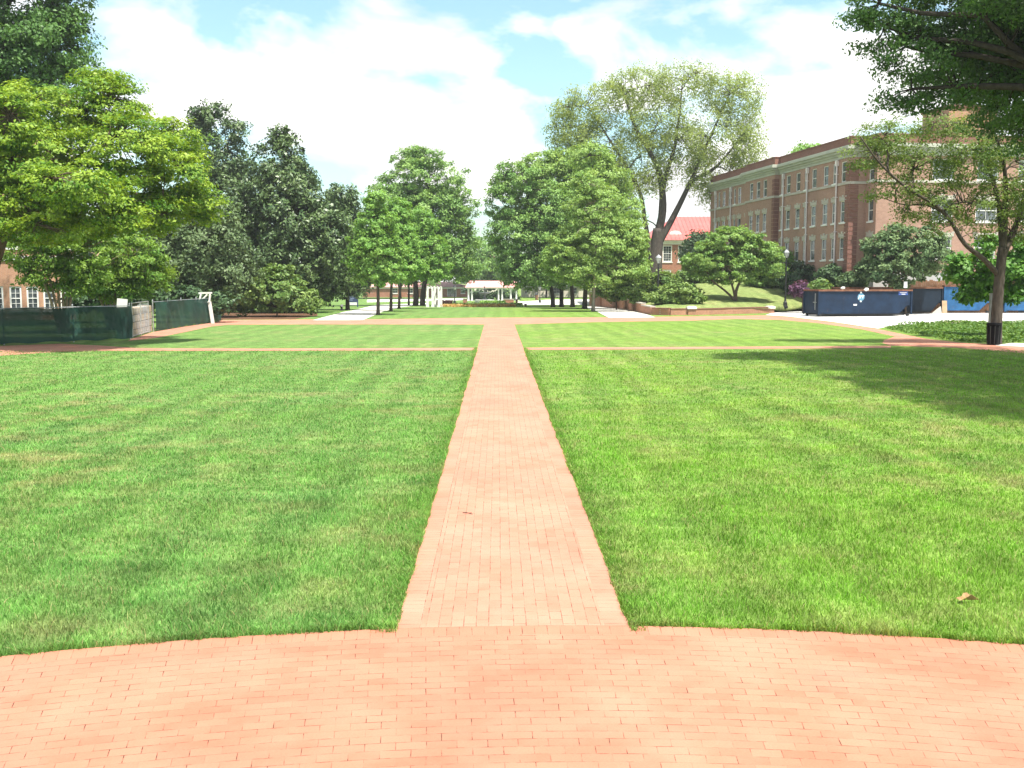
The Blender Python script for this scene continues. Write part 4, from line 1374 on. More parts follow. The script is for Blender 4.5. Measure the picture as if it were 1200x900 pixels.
ar = empty('garden_arbor', b, 'white painted garden arbor beside the oak trunks', 'arbor')
ht = at(508, 338, D).z - b.z
for px, y in ((501, 0), (507, .0), (509.3, .9), (514.2, 0), (516.4, .9)):
    x = at(px, 345, D).x - b.x
    m = MB(); m.box(x - .13, x + .13, y - .13, y + .13, 0, ht); m.box(x - .18, x + .18, y - .18, y + .18, .003, .2)
    m.build('post', M['white'], ar)
x0, x1 = at(500, 345, D).x - b.x, at(517.5, 345, D).x - b.x
m = MB()
for y in (0, .9): m.box(x0, x1, y - .06, y + .06, ht + .003, ht + .16)
for k in range(5): xk = x0 + .1 + (x1 - x0 - .2) * k / 4; m.box(xk - .04, xk + .04, -.3, 1.2, ht + .163, ht + .26)
m.build('top_beam', M['white'], ar)
for px, yb, yt, lab in ((605.5, 357.5, 350.5, 'taller brown wooden bollard at the right end of the flowers'), (615.8, 359, 356, 'short brown wooden bollard right of the taller one')):
    b = H(px, yb)
    o = empty('bollard', b, lab, 'bollard')
    h = at(px, yt, b.y).z - b.z
    m = MB(); m.lathe([(.14, 0), (.14, h - .12)], 10); m.build('post', M['wood'], o)
    m = MB(); m.lathe([(.17, h - .118), (.17, h - .04), (.10, h)], 10); m.build('cap', M['mulch'], o)

# ------------------------------------------------------------------ brick retaining walls
def brick_wall(name, label, pts, zt, piers, caps):
    """pts world xy; zt top heights; built segment by segment (steps where tops differ)"""
    o = empty(name, (pts[0][0], pts[0][1], 0), label, 'wall')
    m, cp = MB(), MB()
    off = Vector((pts[0][0], pts[0][1]))
    for i in range(len(pts) - 1):
        a, b = Vector(pts[i]) - off, Vector(pts[i + 1]) - off
        d = (b - a).normalized(); n = Vector((-d.y, d.x)) * .17
        p = [a - n, b - n, b + n, a + n]
        m.prism([tuple(q) for q in p], -.9, zt[i])
        n2 = n * 1.25
        p = [a - n2, b - n2, b + n2, a + n2]
        cp.prism([tuple(q) for q in p], zt[i] + .002, zt[i] + (.06 if not caps else .10))
    m.build('brickwork', M['brick_low'], o)
    cp.build('coping', M['brick_quoin'] if not caps else M['trim'], o)
    for (x, y, z) in piers:
        x -= off.x; y -= off.y
        q = MB(); q.box(x - .3, x + .3, y - .3, y + .3, -.9, z); pr = q.build('pier', M['brick_low'], o)
        q = MB(); q.box(x - .38, x + .38, y - .38, y + .38, z + .002, z + .17); q.box(x - .28, x + .28, y - .28, y + .28, z + .173, z + .22); q.build('cap', M['white'], pr)
    return o

g = lambda px, py: tuple(G(px, py)[:2])
zw = lambda px, py, yb: at(px, py, G(px, yb).y).z
w1 = [g(902, 366.8), g(850, 368.2), g(808, 369.2), g(785, 369.4), g(765, 368.9)]
brick_wall('garden_wall', 'long low brick garden wall with two white capped piers below the bank', w1, [.48, .46, .48, .52],
           [(*g(902, 366.8), zw(902, 361.5, 366.8)), (*g(810, 369.2), zw(810, 362, 369.2))], False)
w2 = [g(765, 368.9), g(754, 366.6), g(745, 364.7), g(736, 363), g(726, 361.8), g(715, 360.5), g(706, 359.7), g(692, 358.4)]
brick_wall('retaining_wall', 'stepped brick retaining wall with pale caps running back beside the right walk', w2, [.6, .74, .88, 1.0, 1.1, 1.2, 1.3],
           [(*g(745, 364.7), .95), (*g(726, 361.8), 1.2), (*g(706, 359.7), 1.4)], True)

# ------------------------------------------------------------------ lamps
def lamp(label, px, yb, yt, Y=None, small=False):
    b = H(px, yb) if Y is None else ground_at(px, Y)
    h = at(px, yt, b.y).z - b.z
    o = empty('lamp_post', b, label, 'lamp post', group='black lamp posts')
    m = MB()
    m.lathe([(.24, -.1), (.24, .10), (.19, .14), (.17, .42), (.10, .52), (.075, .75), (.06, h - .95), (.085, h - .92), (.05, h - .86), (.12, h - .76)], 12)
    m.build('post', M['black'], o, smooth=False)
    m = MB(); m.lathe([(.12, h - .758), (.23, h - .40), (.235, h - .3)], 8); m.build('lantern', M['lantern'], o)
    m = MB(); m.lathe([(.27, h - .298), (.2, h - .16), (.07, h - .08), (.03, h - .04), (.02, h)], 8); m.build('lantern_roof', M['galv'] if not small else M['black'], o)
    m = MB()
    for k in range(4):
        t = math.pi * k / 2 + .4
        m.obox((.122 * math.cos(t), .122 * math.sin(t), h - .757), (.24 * math.cos(t), .24 * math.sin(t), h - .3), .025, .025)
    m.build('lantern_cage', M['black'], o)
    return o

lamp('black lamp post behind the low brick wall, in front of the tall forked tree', 771, 356.8, 298)
lamp('black lamp post with a lantern on the grass near the dark dumpster', 920, 360, 292)
lamp('dim black lamp post half hidden by leaves over the stepped wall', 728, 349, 322, Y=108)
lamp('distant slim lamp post left of the pavilion', 533, 353, 334, Y=150, small=True)
lamp('distant slim lamp post right of the pavilion in front of the cream building', 632.5, 352, 334, Y=160, small=True)

# ------------------------------------------------------------------ dumpsters
def dumpster(label, pa, pb, ytop, mat, width=2.4, logo=False, ribs=0):
    a, b = G(*pa), G(*pb)
    L = (b - a).length
    rz = math.atan2(b.y - a.y, b.x - a.x)
    h = at(pa[0], ytop, a.y).z
    o = empty('dumpster', a + Vector((0, 0, .02)), label, 'dumpster', rz, 'roll off dumpsters on the service lot')
    # hollow body with a chamfered right end
    prof = [(0.08, .22), (L - 1.0, .22), (L - .35, .85), (L - .08, .85), (L - .08, h), (0.08, h)]
    m = MB()
    n = len(prof)
    for y in (0, width):
        k = len(m.v); m.v += [(x, y, z) for x, z in prof]; m.f.append(tuple(range(k, k + n)) if y == 0 else tuple(reversed(range(k, k + n))))
    for i in range(n):
        j = (i + 1) % n
        if i == n - 2: continue
        m.quad((prof[i][0], 0, prof[i][1]), (prof[i][0], width, prof[i][1]), (prof[j][0], width, prof[j][1]), (prof[j][0], 0, prof[j][1]))
    m.quad((.08, 0, h - .5), (L - .08, 0, h - .5), (L - .08, width, h - .5), (.08, width, h - .5))
    body = m.build('body', mat, o)
    sp = body.modifiers.new('shell', 'SOLIDIFY'); sp.thickness = .03; sp.offset = 1
    for x in [L * (k + 1) / (ribs + 1) for k in range(ribs)]:
        m = MB(); m.box(x - .05, x + .05, -.09, -.032, .3, h - .12); m.build('rib', mat, o)
    m = MB()
    for y in (-.06, width + .06): m.obox((0.0, y, h + .02), (L, y, h + .02), .13, .13)
    for x in (.02, L - .02): m.obox((x, -.05, h + .022), (x, width + .05, h + .022), .12, .12)
    m.build('top_rail', M['rust'], o)
    for x in (.04, L - .04):
        for y in (-.05, width + .05):
            m = MB(); m.obox((x, y, .12), (x, y, h - .05), .11, .11, (1, 0, 0)); m.build('corner_post', mat, o)
    for y in (.5, width - .5):
        m = MB(); m.box(.2, L - .3, y - .08, y + .08, .06, .218); m.build('skid', M['black'], o)
    for x in (.25, L - .25):
        for y in (.1, width - .1):
            m = MB(); m.tube([(x, y - .1, .10), (x, y + .1, .10)], .1, 12); m.build('roller', M['black'], o)
    m = MB(); m.obox((-.05, .35, .5), (-.05, .35, h - .2), .06, .05); m.obox((-.09, .1, h * .55), (-.09, .6, h * .55), .05, .05); m.build('door_latch', M['galv'], o)
    return o, L, h


def text_mesh(s, size, mat, parent, loc, rot):
    cu = bpy.data.curves.new('lettering', 'FONT')
    cu.body = s; cu.size = size; cu.extrude = .004; cu.align_x = 'CENTER'; cu.align_y = 'CENTER'; cu.shear = .2; cu.offset = .012
    t = bpy.data.objects.new('lettering', cu)
    col.objects.link(t)
    dg = bpy.context.evaluated_depsgraph_get()
    me = bpy.data.meshes.new_from_object(t.evaluated_get(dg))
    bpy.data.objects.remove(t)
    me.materials.clear(); me.materials.append(mat)
    o = bpy.data.objects.new('lettering', me)
    col.objects.link(o)
    o.parent = parent; o.location = loc; o.rotation_euler = rot
    return o

M['steel_grey'] = simple('dull_grey_steel', (.20, .20, .19), .7, .2, 0, .15, 5)
M['badge'] = simple('badge_blue', (.10, .25, .36), .5, .3, 0, .1, 3)
M['decal'] = simple('decal_blue', (.05, .10, .33), .5, .3, 0, .1, 3)
dp, L1, h1 = dumpster('long navy dumpster with a round white lettered badge on its side', (958, 371.3), (1067.5, 370.6), 341.0, M['navy'], ribs=0)
fx = lambda px: (px - 958) / 109.5 * L1
fz = lambda py: (371.3 - py) / 30.6 * h1
m = MB(); m.tube([(fx(1007.5), -.034, fz(348.3)), (fx(1007.5), -.048, fz(348.3))], .29, 24); bd = m.build('badge', M['badge'], dp)
text_mesh('JYT', .30, M['white'], bd, (fx(1007.5), -.05, fz(348.2)), (R(90), 0, 0))
m = MB(); m.tube([(fx(1007.3), -.034, fz(353.3)), (fx(1007.3), -.048, fz(353.3))], .07, 10); m.tube([(fx(1007.3), -.034, fz(343)), (fx(1007.3), -.048, fz(343))], .07, 10); m.build('badge_dots', M['white'], dp)
m = MB(); m.box(fx(999), fx(1003), -.05, -.034, fz(358.4), fz(356.6)); m.build('sticker', M['white'], dp)
m = MB(); m.box(fx(1051.5), fx(1062.5), -.045, -.034, fz(346), fz(341.6)); dc = m.build('decal', M['decal'], dp)
m = MB(); m.box(fx(1053), fx(1061), -.052, -.046, fz(343.6), fz(342.8)); m.box(fx(1055), fx(1059.5), -.052, -.046, fz(345.4), fz(344.7)); m.build('decal_lines', M['white'], dc)
dumpster('dull navy dumpster standing behind and right of the badged one', (990, 368.4), (1103, 367.0), 338.2, M['navy2'], ribs=0)
dumpster('bright blue dumpster just left of the bare tree trunk', (1105, 367), (1161, 367), 335.6, M['blue'])
dumpster('bright blue dumpster at the right edge beyond the bare tree trunk', (1176.5, 367), (1275, 367), 335, M['blue'])


def slab(name, label, cat, loc, size, rot, mat):
    m = MB(); m.box(-size[0] / 2, size[0] / 2, -size[1] / 2, size[1] / 2, 0, size[2])
    o = m.build(name, mat, bevel=.006)
    o.location = loc; o.rotation_euler = rot
    return tag(o, label, cat)

p = G(1107, 367.2)
slab('board', 'pale board propped between the dull navy and the bright blue dumpster', 'board', p + Vector((0, 0, .02)), (.42, .04, 1.05), (R(-8), 0, 0), M['ply'])
p = G(1097, 367.2)
m = MB(); m.v += [(-.5, 0, .02), (.4, 0, .02), (.35, 0, .62), (.05, 0, .42), (-.5, .03, .02), (.4, .03, .02), (.35, .03, .62), (.05, .03, .42)]
m.f += [(0, 1, 2, 3), (7, 6, 5, 4), (0, 4, 5, 1), (1, 5, 6, 2), (2, 6, 7, 3), (3, 7, 4, 0)]
o = m.build('broken_board', M['trim']); o.location = p + Vector((0, -.25, .0)); o.rotation_euler = (R(-12), 0, R(6))
tag(o, 'broken triangular pale board at the right end of the dull navy dumpster', 'board')
p = G(1127, 378.6)
slab('plywood_sheet', 'brown plywood sheet lying on the concrete by the grass strip', 'board', p + Vector((0, .6, .02)), (2.1, 1.0, .05), (0, 0, R(8)), M['ply'])
m = MB()
m.box(-.15, .15, -.02, .02, 0, .5); o = m.build('notice_board', M['white'], bevel=.01); p = at(1061, 338, 81.5); o.location = (p.x, p.y, at(1061, 337.4, 81.5).z); tag(o, 'small white square notice standing above the dumpster rims', 'notice')
for px, py, Y, lab in ((988, 337.6, 78, 'small white bag on the rim of the badged dumpster, left one'), (1015.5, 339, 76.6, 'small white bag on the rim of the badged dumpster, right one')):
    p = at(px, py, Y)
    bm = bmesh.new(); bmesh.ops.create_icosphere(bm, subdivisions=2, radius=.17)
    for v in bm.verts: v.co *= 1 + .25 * math.sin(v.co.x * 31 + v.co.z * 23); v.co.z *= .75
    me = bpy.data.meshes.new('bag'); bm.to_mesh(me); bm.free(); me.materials.append(M['white'])
    o = bpy.data.objects.new('bag', me); col.objects.link(o); o.location = p; tag(o, lab, 'bag')
# old wooden fence between lot and hall
p0, p1 = ground_at(1040, 86.2), ground_at(1190, 86.6)
wf = empty('wooden_fence', p0, 'old brown board fence behind the dumpsters below the holly', 'fence')
m = MB(); Lw = (p1 - p0).length
for k in range(int(Lw / .16)):
    hh = 2.75 + random.uniform(-.06, .06)
    m.box(k * .16, k * .16 + .145, 0, .025, -.2, hh)
m.build('boards', M['wood'], wf)
for k in range(5):
    m = MB(); m.box(k * Lw / 4.2 - .06, k * Lw / 4.2 + .06, .03, .15, -.2, 2.7); m.build('post', M['wood'], wf)

# bin and post by the bare trunk
b = G(1164, 404.3)
bn = empty('trash_bin', b, 'tall black trash bin at the foot of the bare grey trunk', 'bin')
h = at(1164, 378.5, b.y).z
m = MB(); m.lathe([(.24, 0), (.26, .05), (.285, h - .12), (.285, h - .1), (.26, h - .1), (.25, .1)], 20); m.build('body', M['blackbag'], bn)
m = MB(); m.lathe([(.30, h - .12), (.31, h - .06), (.30, h), (.255, h), (.25, h - .1)], 20); m.build('rim', M['blackbag'], bn)
m = MB()
for k in range(10): t = 2 * math.pi * k / 10; m.obox((.255 * math.cos(t), .255 * math.sin(t), .06), (.292 * math.cos(t), .292 * math.sin(t), h - .13), .03, .02)
m.build('ribs', M['black'], bn)
b = G(1158.7, 402)
po = empty('post', b, 'thin grey metal post just behind the black bin', 'post')
h = at(1158.7, 345, b.y).z
m = MB(); m.box(-.055, .055, -.04, .04, -.1, h); m.build('shaft', M['steel_grey'], po)
m = MB(); m.box(-.065, .065, -.05, .05, h + .002, h + .05); m.build('cap', M['steel_grey'], po)

# ------------------------------------------------------------------ left construction fence
def fence(label, pts, ht, n=26):
    """screened chain-link fence along a world polyline"""
    o = empty('construction_fence', pts[0], label, 'fence', group='green screened construction fence')
    off = pts[0]
    P = [p - off for p in pts]
    acc = [0]
    for i in range(len(P) - 1): acc.append(acc[-1] + (P[i + 1] - P[i]).length)
    def pos(s):
        for i in range(len(P) - 1):
            if s <= acc[i + 1] or i == len(P) - 2:
                t = (s - acc[i]) / (acc[i + 1] - acc[i])
                d = (P[i + 1] - P[i]).normalized()
                return P[i].lerp(P[i + 1], t), Vector((d.y, -d.x, 0))
    L = acc[-1]
    m = MB()
    ns, nz = max(8, int(L / .22)), 9
    rows = []
    for i in range(ns + 1):
        s = L * i / ns
        p, nn = pos(s)
        row = []
        for j in range(nz + 1):
            z = .06 + (ht - .1) * j / nz
            w = math.sin(math.pi * j / nz)
            k = (math.sin(s * 2.7 + j * .35) * .03 + math.sin(s * 6.1 + 1.3 + j * .7) * .018 + math.sin(s * .9) * .05) * w
            zz = z + (math.sin(s * 2.1) * .025 * (j == nz) + math.sin(s * 4.3) * .03 * (j == 0))
            row.append(p + nn * (.13 + k) + Vector((0, 0, zz)))
        rows.append(row)
    for i in range(ns):
        for j in range(nz): m.quad(rows[i][j], rows[i + 1][j], rows[i + 1][j + 1], rows[i][j + 1])
    m.build('windscreen', M['screen'], o, smooth=True)
    m = MB(); m.tube([p + Vector((0, 0, ht - .02)) for p in P], .022, 6); m.build('top_rail', M['galv'], o)
    k = max(1, round(L / 2.6))
    for i in range(k + 1):
        p, nn = pos(L * i / k)
        m = MB(); m.tube([p + Vector((0, 0, -.05)), p + Vector((0, 0, ht + .06))], .03, 8); m.lathe([(.038, ht + .06), (.03, ht + .1), (.005, ht + .12)], 8, tuple(p)); m.build('post', M['galv'], o)
    return o

fence('long dark green screened fence running in from the left edge', [G(-75, 404.5), G(0, 404.6), G(60, 402.2), G(110, 400), G(153, 397.4)], 1.6)
fence('shorter green screened fence right of the stone pier', [G(180, 388.6), G(214, 382.8), G(247, 378.3)], 1.62)
fence('narrow end panel of green screen behind the white barricade', [G(246, 377.6), G(257, 376.4)], 1.75)
# stone pier in the gap
a, b = G(155, 396.2), G(181, 388.6)
sp = empty('stone_pier', a, 'rough granite block wall piece filling the gap between the green fences', 'wall', math.atan2(b.y - a.y, b.x - a.x))
L = (b - a).length
m = MB(); m.box(0, L, .1, .7, 0, 1.42); m.build('blocks', M['stone'], sp, bevel=.03)
gp = empty('gate_panel', a, 'bare grey metal gate frame standing in front of the granite blocks', 'gate', math.atan2(b.y - a.y, b.x - a.x))
m = MB()
L2 = L * .72
for x in (0.05, L2 * .5, L2): m.tube([(x, -.02, 0.03), (x, -.02, 1.7)], .024, 6)
for z in (.1, 1.68): m.tube([(.05, -.02, z), (L2, -.02, z)], .02, 6)
m.build('frame', M['galv'], gp)
m = MB()
for k in range(int(L2 / .28)):
    x = .05 + k * .28
    m.tube([(x, -.02, .1), (min(x + 1.55, L2), -.02, .1 + min(1.55, L2 - x))], .004, 3)
    m.tube([(x, -.021, 1.66), (min(x + 1.55, L2), -.021, 1.66 - min(1.55, L2 - x))], .004, 3)
m.build('wire_mesh', M['galv'], gp)
# white barricade
b = G(249.5, 379)
wb = empty('barricade', b, 'white painted wooden barricade post with a braced top at the fence end', 'barricade')
h = at(249, 343.5, b.y).z
m = MB(); m.obox((0, 0, 0), (-.18, 0, h * .72), .2, .1); m.build('post', M['white'], wb)
m = MB()
m.obox((-.85, 0, h * .68), (-.70, 0, h - .05), .1, .1); m.obox((-.2, 0, h * .68), (-.12, 0, h - .05), .1, .1)
m.obox((-.85, 0, h), (.0, 0, h + .02), .1, .1); m.obox((-.66, .0, h * .78), (-.3, 0, h - .08), .09, .09); m.obox((-.85, -.06, h * .70), (-.15, -.06, h * .71), .1, .05)
m.build('braced_top', M['white'], wb)
# white panel behind fence
b = ground_at(141, 53)
o = empty('utility_panel', b, 'white slanted board sticking up behind the long green fence', 'board')
z1 = at(141, 350, 53).z
m = MB(); m.box(-.26, .26, -.03, .03, z1 - .75, z1); pn = m.build('panel', M['white'], o); pn.rotation_euler = (0, R(6), 0)
m = MB(); m.box(-.04, .04, .035, .1, 0, z1 - .2); m.build('post', M['wood'], o)

# navy sign, ground light
b = H(413.5, 360)
sg = empty('campus_sign', b, 'navy information sign with a white lower band under the magnolia', 'sign')
h0, h1_, h2 = at(413, 354.5, b.y).z, at(413, 351.3, b.y).z, at(413, 340, b.y).z
w = 5.6 * b.y / FPX
for s in (-1, 1):
    m = MB(); m.box(s * w - .06, s * w + .06, .0, .12, 0, h2 + .05); m.build('post', M['signblue'], sg)
m = MB(); m.box(-w + .062, w - .062, .02, .1, h1_, h2); fc = m.build('board', M['signblue'], sg)
m = MB(); m.box(-w + .062, w - .062, .02, .1, h0, h1_ - .003); m.build('lower_band', M['white'], sg)
M['signmark'] = simple('sign_marks', (.30, .36, .55), .5, .3, 0, .1, 3)
m = MB(); m.tube([(0, .02, h2 - .16), (0, .008, h2 - .16)], .09, 14)
for k, q in enumerate((.30, .22, .26, .18)): m.box(-w + .16, -w + .16 + q * 2, .010, .019, h2 - .38 - k * .16, h2 - .33 - k * .16)
m.build('sign_marks', M['signmark'], fc)
b = H(400.5, 364)
gl = empty('ground_light', b, 'small black ground spotlight on the grass near the navy sign', 'light fixture')
m = MB(); m.lathe([(.22, 0), (.2, .1), (.1, .14), (.09, .28)], 10); m.build('base', M['black'], gl)
m = MB(); m.tube([(-.05, .12, .34), (.05, -.16, .48)], .13, 10); m.build('head', M['black'], gl)
b = H(629, 351.5)
o = empty('trash_can', b, 'dark distant trash can left of the slim lamp post', 'bin')
m = MB(); m.lathe([(.28, 0), (.33, .1), (.33, .95), (.3, 1.0)], 12); m.build('body', M['wood'], o)
m = MB(); m.lathe([(.36, 1.003), (.34, 1.1), (.1, 1.2)], 12); m.build('lid', M['black'], o)

# ------------------------------------------------------------------ ground cover strip under the bare tree
def in_poly(P, poly):
    x, y = P[:, 0], P[:, 1]
    ins = np.zeros(len(P), bool)
    j = len(poly) - 1
    for i in range(len(poly)):
        xi, yi = poly[i]; xj, yj = poly[j]
        c = ((yi > y) != (yj > y)) & (x < (xj - xi) * (y - yi) / (yj - yi + 1e-12) + xi)
        ins ^= c
        j = i
    return ins

poly = g2((1036, 385), (1056, 381.2), (1100, 379.5), (1240, 378.6), (1260, 403), (1190, 401.5), (1140, 401.5), (1095, 396.5), (1068, 391.5))
px_ = np.array(poly)
n = 26000
P = np.stack([rng.uniform(px_[:, 0].min(), px_[:, 0].max(), n), rng.uniform(px_[:, 1].min(), px_[:, 1].max(), n)], 1)
P = P[in_poly(P, poly)]
hh = .05 + .22 * (np.sin(P[:, 0] * 1.3 + np.sin(P[:, 1] * .7) * 2) * .5 + .5) * (np.sin(P[:, 1] * .9 + 1) * .4 + .6)
Z = rng.random(len(P)) ** .6 * hh + .02
nr = rng.normal(size=(len(P), 3)) * .5; nr[:, 2] += .8
o = leaf_object('ground_cover', np.column_stack([P, Z]), nr, .16 * rng.uniform(.6, 1.4, len(P)), LF['ivy'], rng.normal(.45, .25, len(P)))
tag(o, 'tangled low ground cover between the service lot and the brick path', 'ground cover', kind='stuff')

# ------------------------------------------------------------------ lawn blades
def off_arc(P): return np.hypot(P[:, 0] - PC.x, P[:, 1] - PC.y) - PR


def blade_points():
    out, hs, ws = [], [], []
    yn = G(585, 411).y
    def scatter(y0, y1, dens, h, w, xr=None):
        X = .54 * y1 + 1.0
        n = int(dens * 2 * X * (y1 - y0))
        P = np.stack([rng.uniform(-X, X, n), rng.uniform(y0, y1, n)], 1)
        keep = (np.abs(P[:, 0]) < .54 * P[:, 1] + .9) & (off_arc(P) > .0) & (np.abs(P[:, 0] - PX) > PW - .01) & (P[:, 1] < yn)
        P = P[keep]
        out.append(P); hs.append(h * rng.uniform(.45, 1.35, len(P))); ws.append(w * rng.uniform(.7, 1.3, len(P)))
    scatter(6.6, 10, 2300, .052, .0065)
    scatter(10, 13, 1500, .050, .008)
    scatter(13, 17, 950, .046, .010)
    scatter(17, 23, 520, .044, .012)
    scatter(23, 32, 210, .042, .017)
    scatter(32, yn, 110, .040, .021)
    # shaggier fringes hanging over the paving
    def fringe(P, h, w):
        out.append(P); hs.append(h * rng.uniform(.6, 1.4, len(P))); ws.append(w * rng.uniform(.7, 1.3, len(P)))
    n = 13000
    t = rng.uniform(a1, a0, n); r = PR + np.abs(rng.normal(0, .05, n)) - .022 + .018 * np.sin(t * 190 + np.sin(t * 57) * 3)
    P = np.stack([PC.x + r * np.cos(t), PC.y + r * np.sin(t)], 1)
    fringe(P[np.abs(P[:, 0] - PX) > PW], .062, .007)
    ky = np.arange(7.5, 44, .17)
    kv = {q: rng.normal(0, .035, len(ky)) + np.repeat(rng.normal(0, .03, len(ky) // 6 + 1), 6)[:len(ky)] for q in (-1, 1)}
    for s in (-1, 1):
        for y0, y1, n, w in ((7.9, 14, 4200, .0075), (14, 24, 3600, .010), (24, 42, 2600, .014)):
            y = rng.uniform(y0, y1, n)
            wob = np.interp(y, ky, kv[s])
            x = PX + s * (PW - .01 + wob * .3 + np.abs(rng.normal(0, .08, n)))
            fringe(np.stack([x, y], 1), .05, w)
    return np.concatenate(out), np.concatenate(hs), np.concatenate(ws)

P, hs, ws = blade_points()
n = len(P)
big = rng.random(n) < .05
hs = np.where(big, hs * 1.55, hs)
# taller tufts here and there
tuft = np.sin(P[:, 0] * 3.1 + np.sin(P[:, 1] * 2.3) * 1.7) * np.sin(P[:, 1] * 2.7 + np.sin(P[:, 0] * 1.9) * 2)
hs = hs * (1 + .35 * np.clip(tuft, -.6, 1))
th = rng.uniform(0, 2 * np.pi, n)
lean = rng.uniform(.15, 1.0, n) * hs
dx, dy = np.cos(th), np.sin(th)
ph = rng.uniform(0, np.pi, n)
sx, sy = np.cos(ph) * ws * .5, np.sin(ph) * ws * .5
b0 = np.stack([P[:, 0] - sx, P[:, 1] - sy, np.zeros(n)], 1)
b1 = np.stack([P[:, 0] + sx, P[:, 1] + sy, np.zeros(n)], 1)
m0 = np.stack([P[:, 0] + dx * lean * .35 - sx * .8, P[:, 1] + dy * lean * .35 - sy * .8, hs * .62], 1)
m1 = np.stack([P[:, 0] + dx * lean * .35 + sx * .8, P[:, 1] + dy * lean * .35 + sy * .8, hs * .62], 1)
tp = np.stack([P[:, 0] + dx * lean, P[:, 1] + dy * lean, hs * .95], 1)
V = np.concatenate([np.stack([b0, b1, m1, m0], 1), np.stack([m0, m1, tp + (m1 - m0) * .08, tp - (m1 - m0) * .08], 1)], 0)
tint = np.clip(rng.normal(.42, .26, n) + .3 * big, 0, 1)
dry = (rng.random(n) < .07 + .10 * (tuft < -.4)).astype(float) * rng.uniform(.4, .9, n)
o = quads_object('grass', V, M['blade'], np.repeat(np.concatenate([tint, tint]), 4), None, np.repeat(np.concatenate([dry, dry]), 4))
tag(o, 'individual grass blades of the mown lawn beside the brick path', 'grass', kind='stuff')

# ------------------------------------------------------------------ small litter
p = G(1133, 707)
m = MB()
rl = random.Random(4)
k = 18
pts = []
for i in range(k):
    t_ = 2 * math.pi * i / k
    r_ = (.62 if i % 3 == 0 else 1.0) * rl.uniform(.8, 1.15)
    pts.append((math.cos(t_) * .10 * r_, math.sin(t_) * .04 * r_))
m.v = [(x, y, .05 + .018 * math.sin(x * 38 + 1) + abs(y) * .7 + rl.uniform(0, .012)) for x, y in pts] + [(0, 0, .045)]
m.f = [(i, (i + 1) % k, k) for i in range(k)]
o = m.build('dry_leaf', M['dryleaf']); o.location = p - Vector((0, 0, .012)); o.rotation_euler = (0, 0, .1)
s_ = o.modifiers.new('thick', 'SOLIDIFY'); s_.thickness = .003
tag(o, 'curled tan dead leaf lying on the right lawn near the paving', 'leaf')
p = G(547, 603)
m = MB(); m.tube([(-.05, .02, .02), (-.01, .01, .022), (.03, -.01, .02), (.07, -.05, .018)], [.004, .005, .004, .003], 5); m.tube([(.02, -.005, .02), (.06, .005, .021)], .003, 4)
o = m.build('twig', M['twig']); o.location = p; tag(o, 'short dark twig lying on the brick path', 'twig')

# ------------------------------------------------------------------ summer haze
hm = MB(); hm.box(-320, 320, -40, 420, -3, 45)
hz_ = bpy.data.materials.new('haze_air'); hz_.use_nodes = True
ht_ = hz_.node_tree; ht_.nodes.clear()
ho_ = ht_.nodes.new('ShaderNodeOutputMaterial'); hv_ = ht_.nodes.new('ShaderNodeVolumePrincipled')
hv_.inputs['Color'].default_value = (.92, .96, 1, 1)
hv_.inputs['Density'].default_value = .0003
hv_.inputs['Anisotropy'].default_value = .2
ht_.links.new(hv_.outputs[0], ho_.inputs['Volume'])
o = hm.build('haze', hz_)
tag(o, 'thin pale summer haze over the whole lawn', 'haze', kind='stuff')

# ------------------------------------------------------------------ light and sky
sun_el = R(66)
sdir = Vector((.62, -.78)).normalized()
sd = Vector((sdir.x * math.cos(sun_el), sdir.y * math.cos(sun_el), math.sin(sun_el)))
sl = bpy.data.lights.new('sun', 'SUN')
sl.energy = 4.6
sl.angle = R(.53)
sl.color = (1, .955, .88)
so = bpy.data.objects.new('sun', sl)
col.objects.link(so)
so.rotation_euler = (-sd).to_track_quat('-Z', 'Y').to_euler()
w = bpy.data.worlds.new('World')
sc.world = w
w.use_nodes = True
t = w.node_tree
t.nodes.clear()
N_ = t.nodes.new
out = N_('ShaderNodeOutputWorld')
sky = N_('ShaderNodeTexSky')
sky.sky_type = 'NISHITA'
sky.sun_disc = False
sky.sun_elevation = sun_el
sky.sun_rotation = math.atan2(sd.x, sd.y)
sky.air_density = 1.0
sky.dust_density = 1.6
sky.ozone_density = 1.0
bg = N_('ShaderNodeBackground')
bg.inputs[1].default_value = .125
tn = N_('ShaderNodeMix'); tn.data_type = 'RGBA'; tn.blend_type = 'MULTIPLY'
tn.inputs[0].default_value = 1
tn.inputs[7].default_value = (.92, 1.06, .96, 1)
t.links.new(sky.outputs[0], tn.inputs[6])
t.links.new(tn.outputs[2], bg.inputs[0])
tc = N_('ShaderNodeTexCoord')
mpn = N_('ShaderNodeMapping')
mpn.inputs['Scale'].default_value = (1.0, 1.0, 2.1)
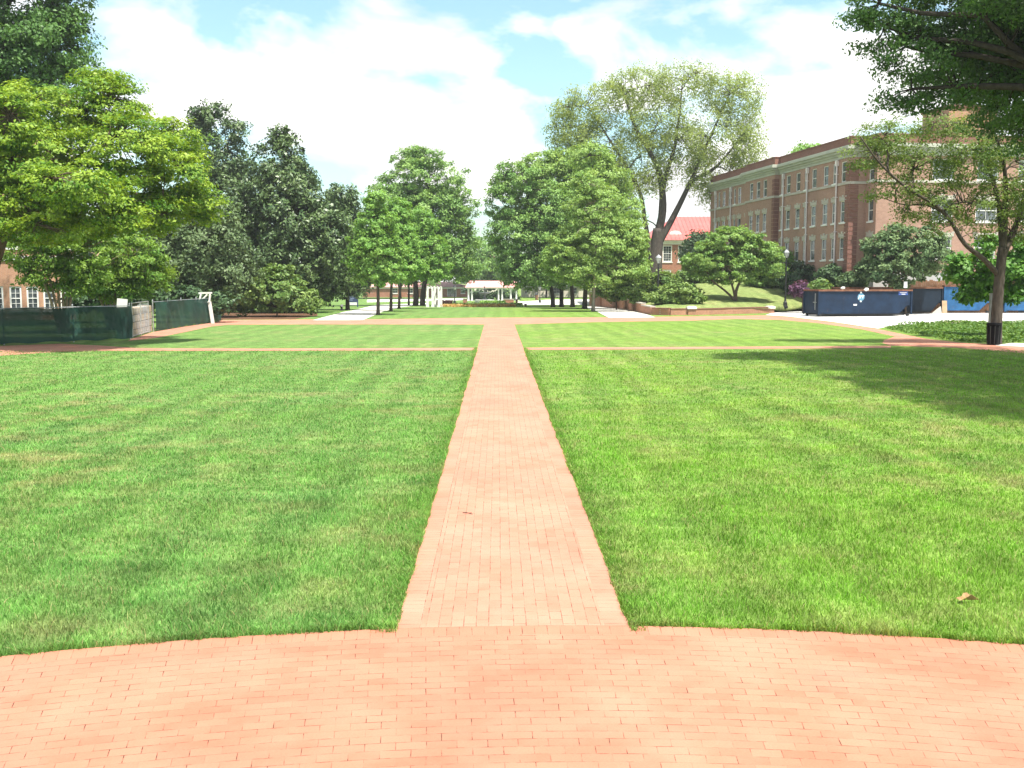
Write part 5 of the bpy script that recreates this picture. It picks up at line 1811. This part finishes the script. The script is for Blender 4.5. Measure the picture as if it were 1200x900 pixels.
mpn.inputs['Location'].default_value = (4.4, .4, .44)
t.links.new(tc.outputs['Generated'], mpn.inputs[0])
nz = N_('ShaderNodeTexNoise')
nz.inputs['Scale'].default_value = 6.2
nz.inputs['Detail'].default_value = 9
nz.inputs['Roughness'].default_value = .52
nz.inputs['Distortion'].default_value = .25
t.links.new(mpn.outputs[0], nz.inputs['Vector'])
cr = N_('ShaderNodeValToRGB')
cr.color_ramp.elements[0].position = .44
cr.color_ramp.elements[1].position = .58
t.links.new(nz.outputs['Fac'], cr.inputs[0])
cb = N_('ShaderNodeBackground')
cb.inputs[0].default_value = (1, .99, .97, 1)
cb.inputs[1].default_value = .85
nz2 = N_('ShaderNodeTexNoise')
nz2.inputs['Scale'].default_value = 7.0
nz2.inputs['Detail'].default_value = 6
t.links.new(mpn.outputs[0], nz2.inputs['Vector'])
mr = N_('ShaderNodeMapRange')
mr.inputs['From Min'].default_value = .35
mr.inputs['From Max'].default_value = .6
mr.inputs['To Min'].default_value = .50
mr.inputs['To Max'].default_value = .8
t.links.new(nz2.outputs['Fac'], mr.inputs['Value'])
t.links.new(mr.outputs[0], cb.inputs[1])
mx = N_('ShaderNodeMixShader')
t.links.new(cr.outputs[0], mx.inputs[0])
t.links.new(bg.outputs[0], mx.inputs[1])
t.links.new(cb.outputs[0], mx.inputs[2])
t.links.new(mx.outputs[0], out.inputs[0])

sc.render.engine = 'CYCLES'
sc.cycles.use_denoising = True
sc.cycles.volume_bounces = 0
sc.cycles.max_bounces = 6
sc.cycles.diffuse_bounces = 3
sc.cycles.glossy_bounces = 2
sc.cycles.transmission_bounces = 4
sc.cycles.transparent_max_bounces = 8
sc.cycles.caustics_reflective = False
sc.cycles.caustics_refractive = False
sc.cycles.use_adaptive_sampling = True
sc.cycles.adaptive_threshold = .02
sc.render.film_transparent = False
sc.view_settings.view_transform = 'Standard'
sc.view_settings.look = 'None'
sc.view_settings.gamma = 1
sc.view_settings.use_curve_mapping = False
sc.view_settings.exposure = 1.1
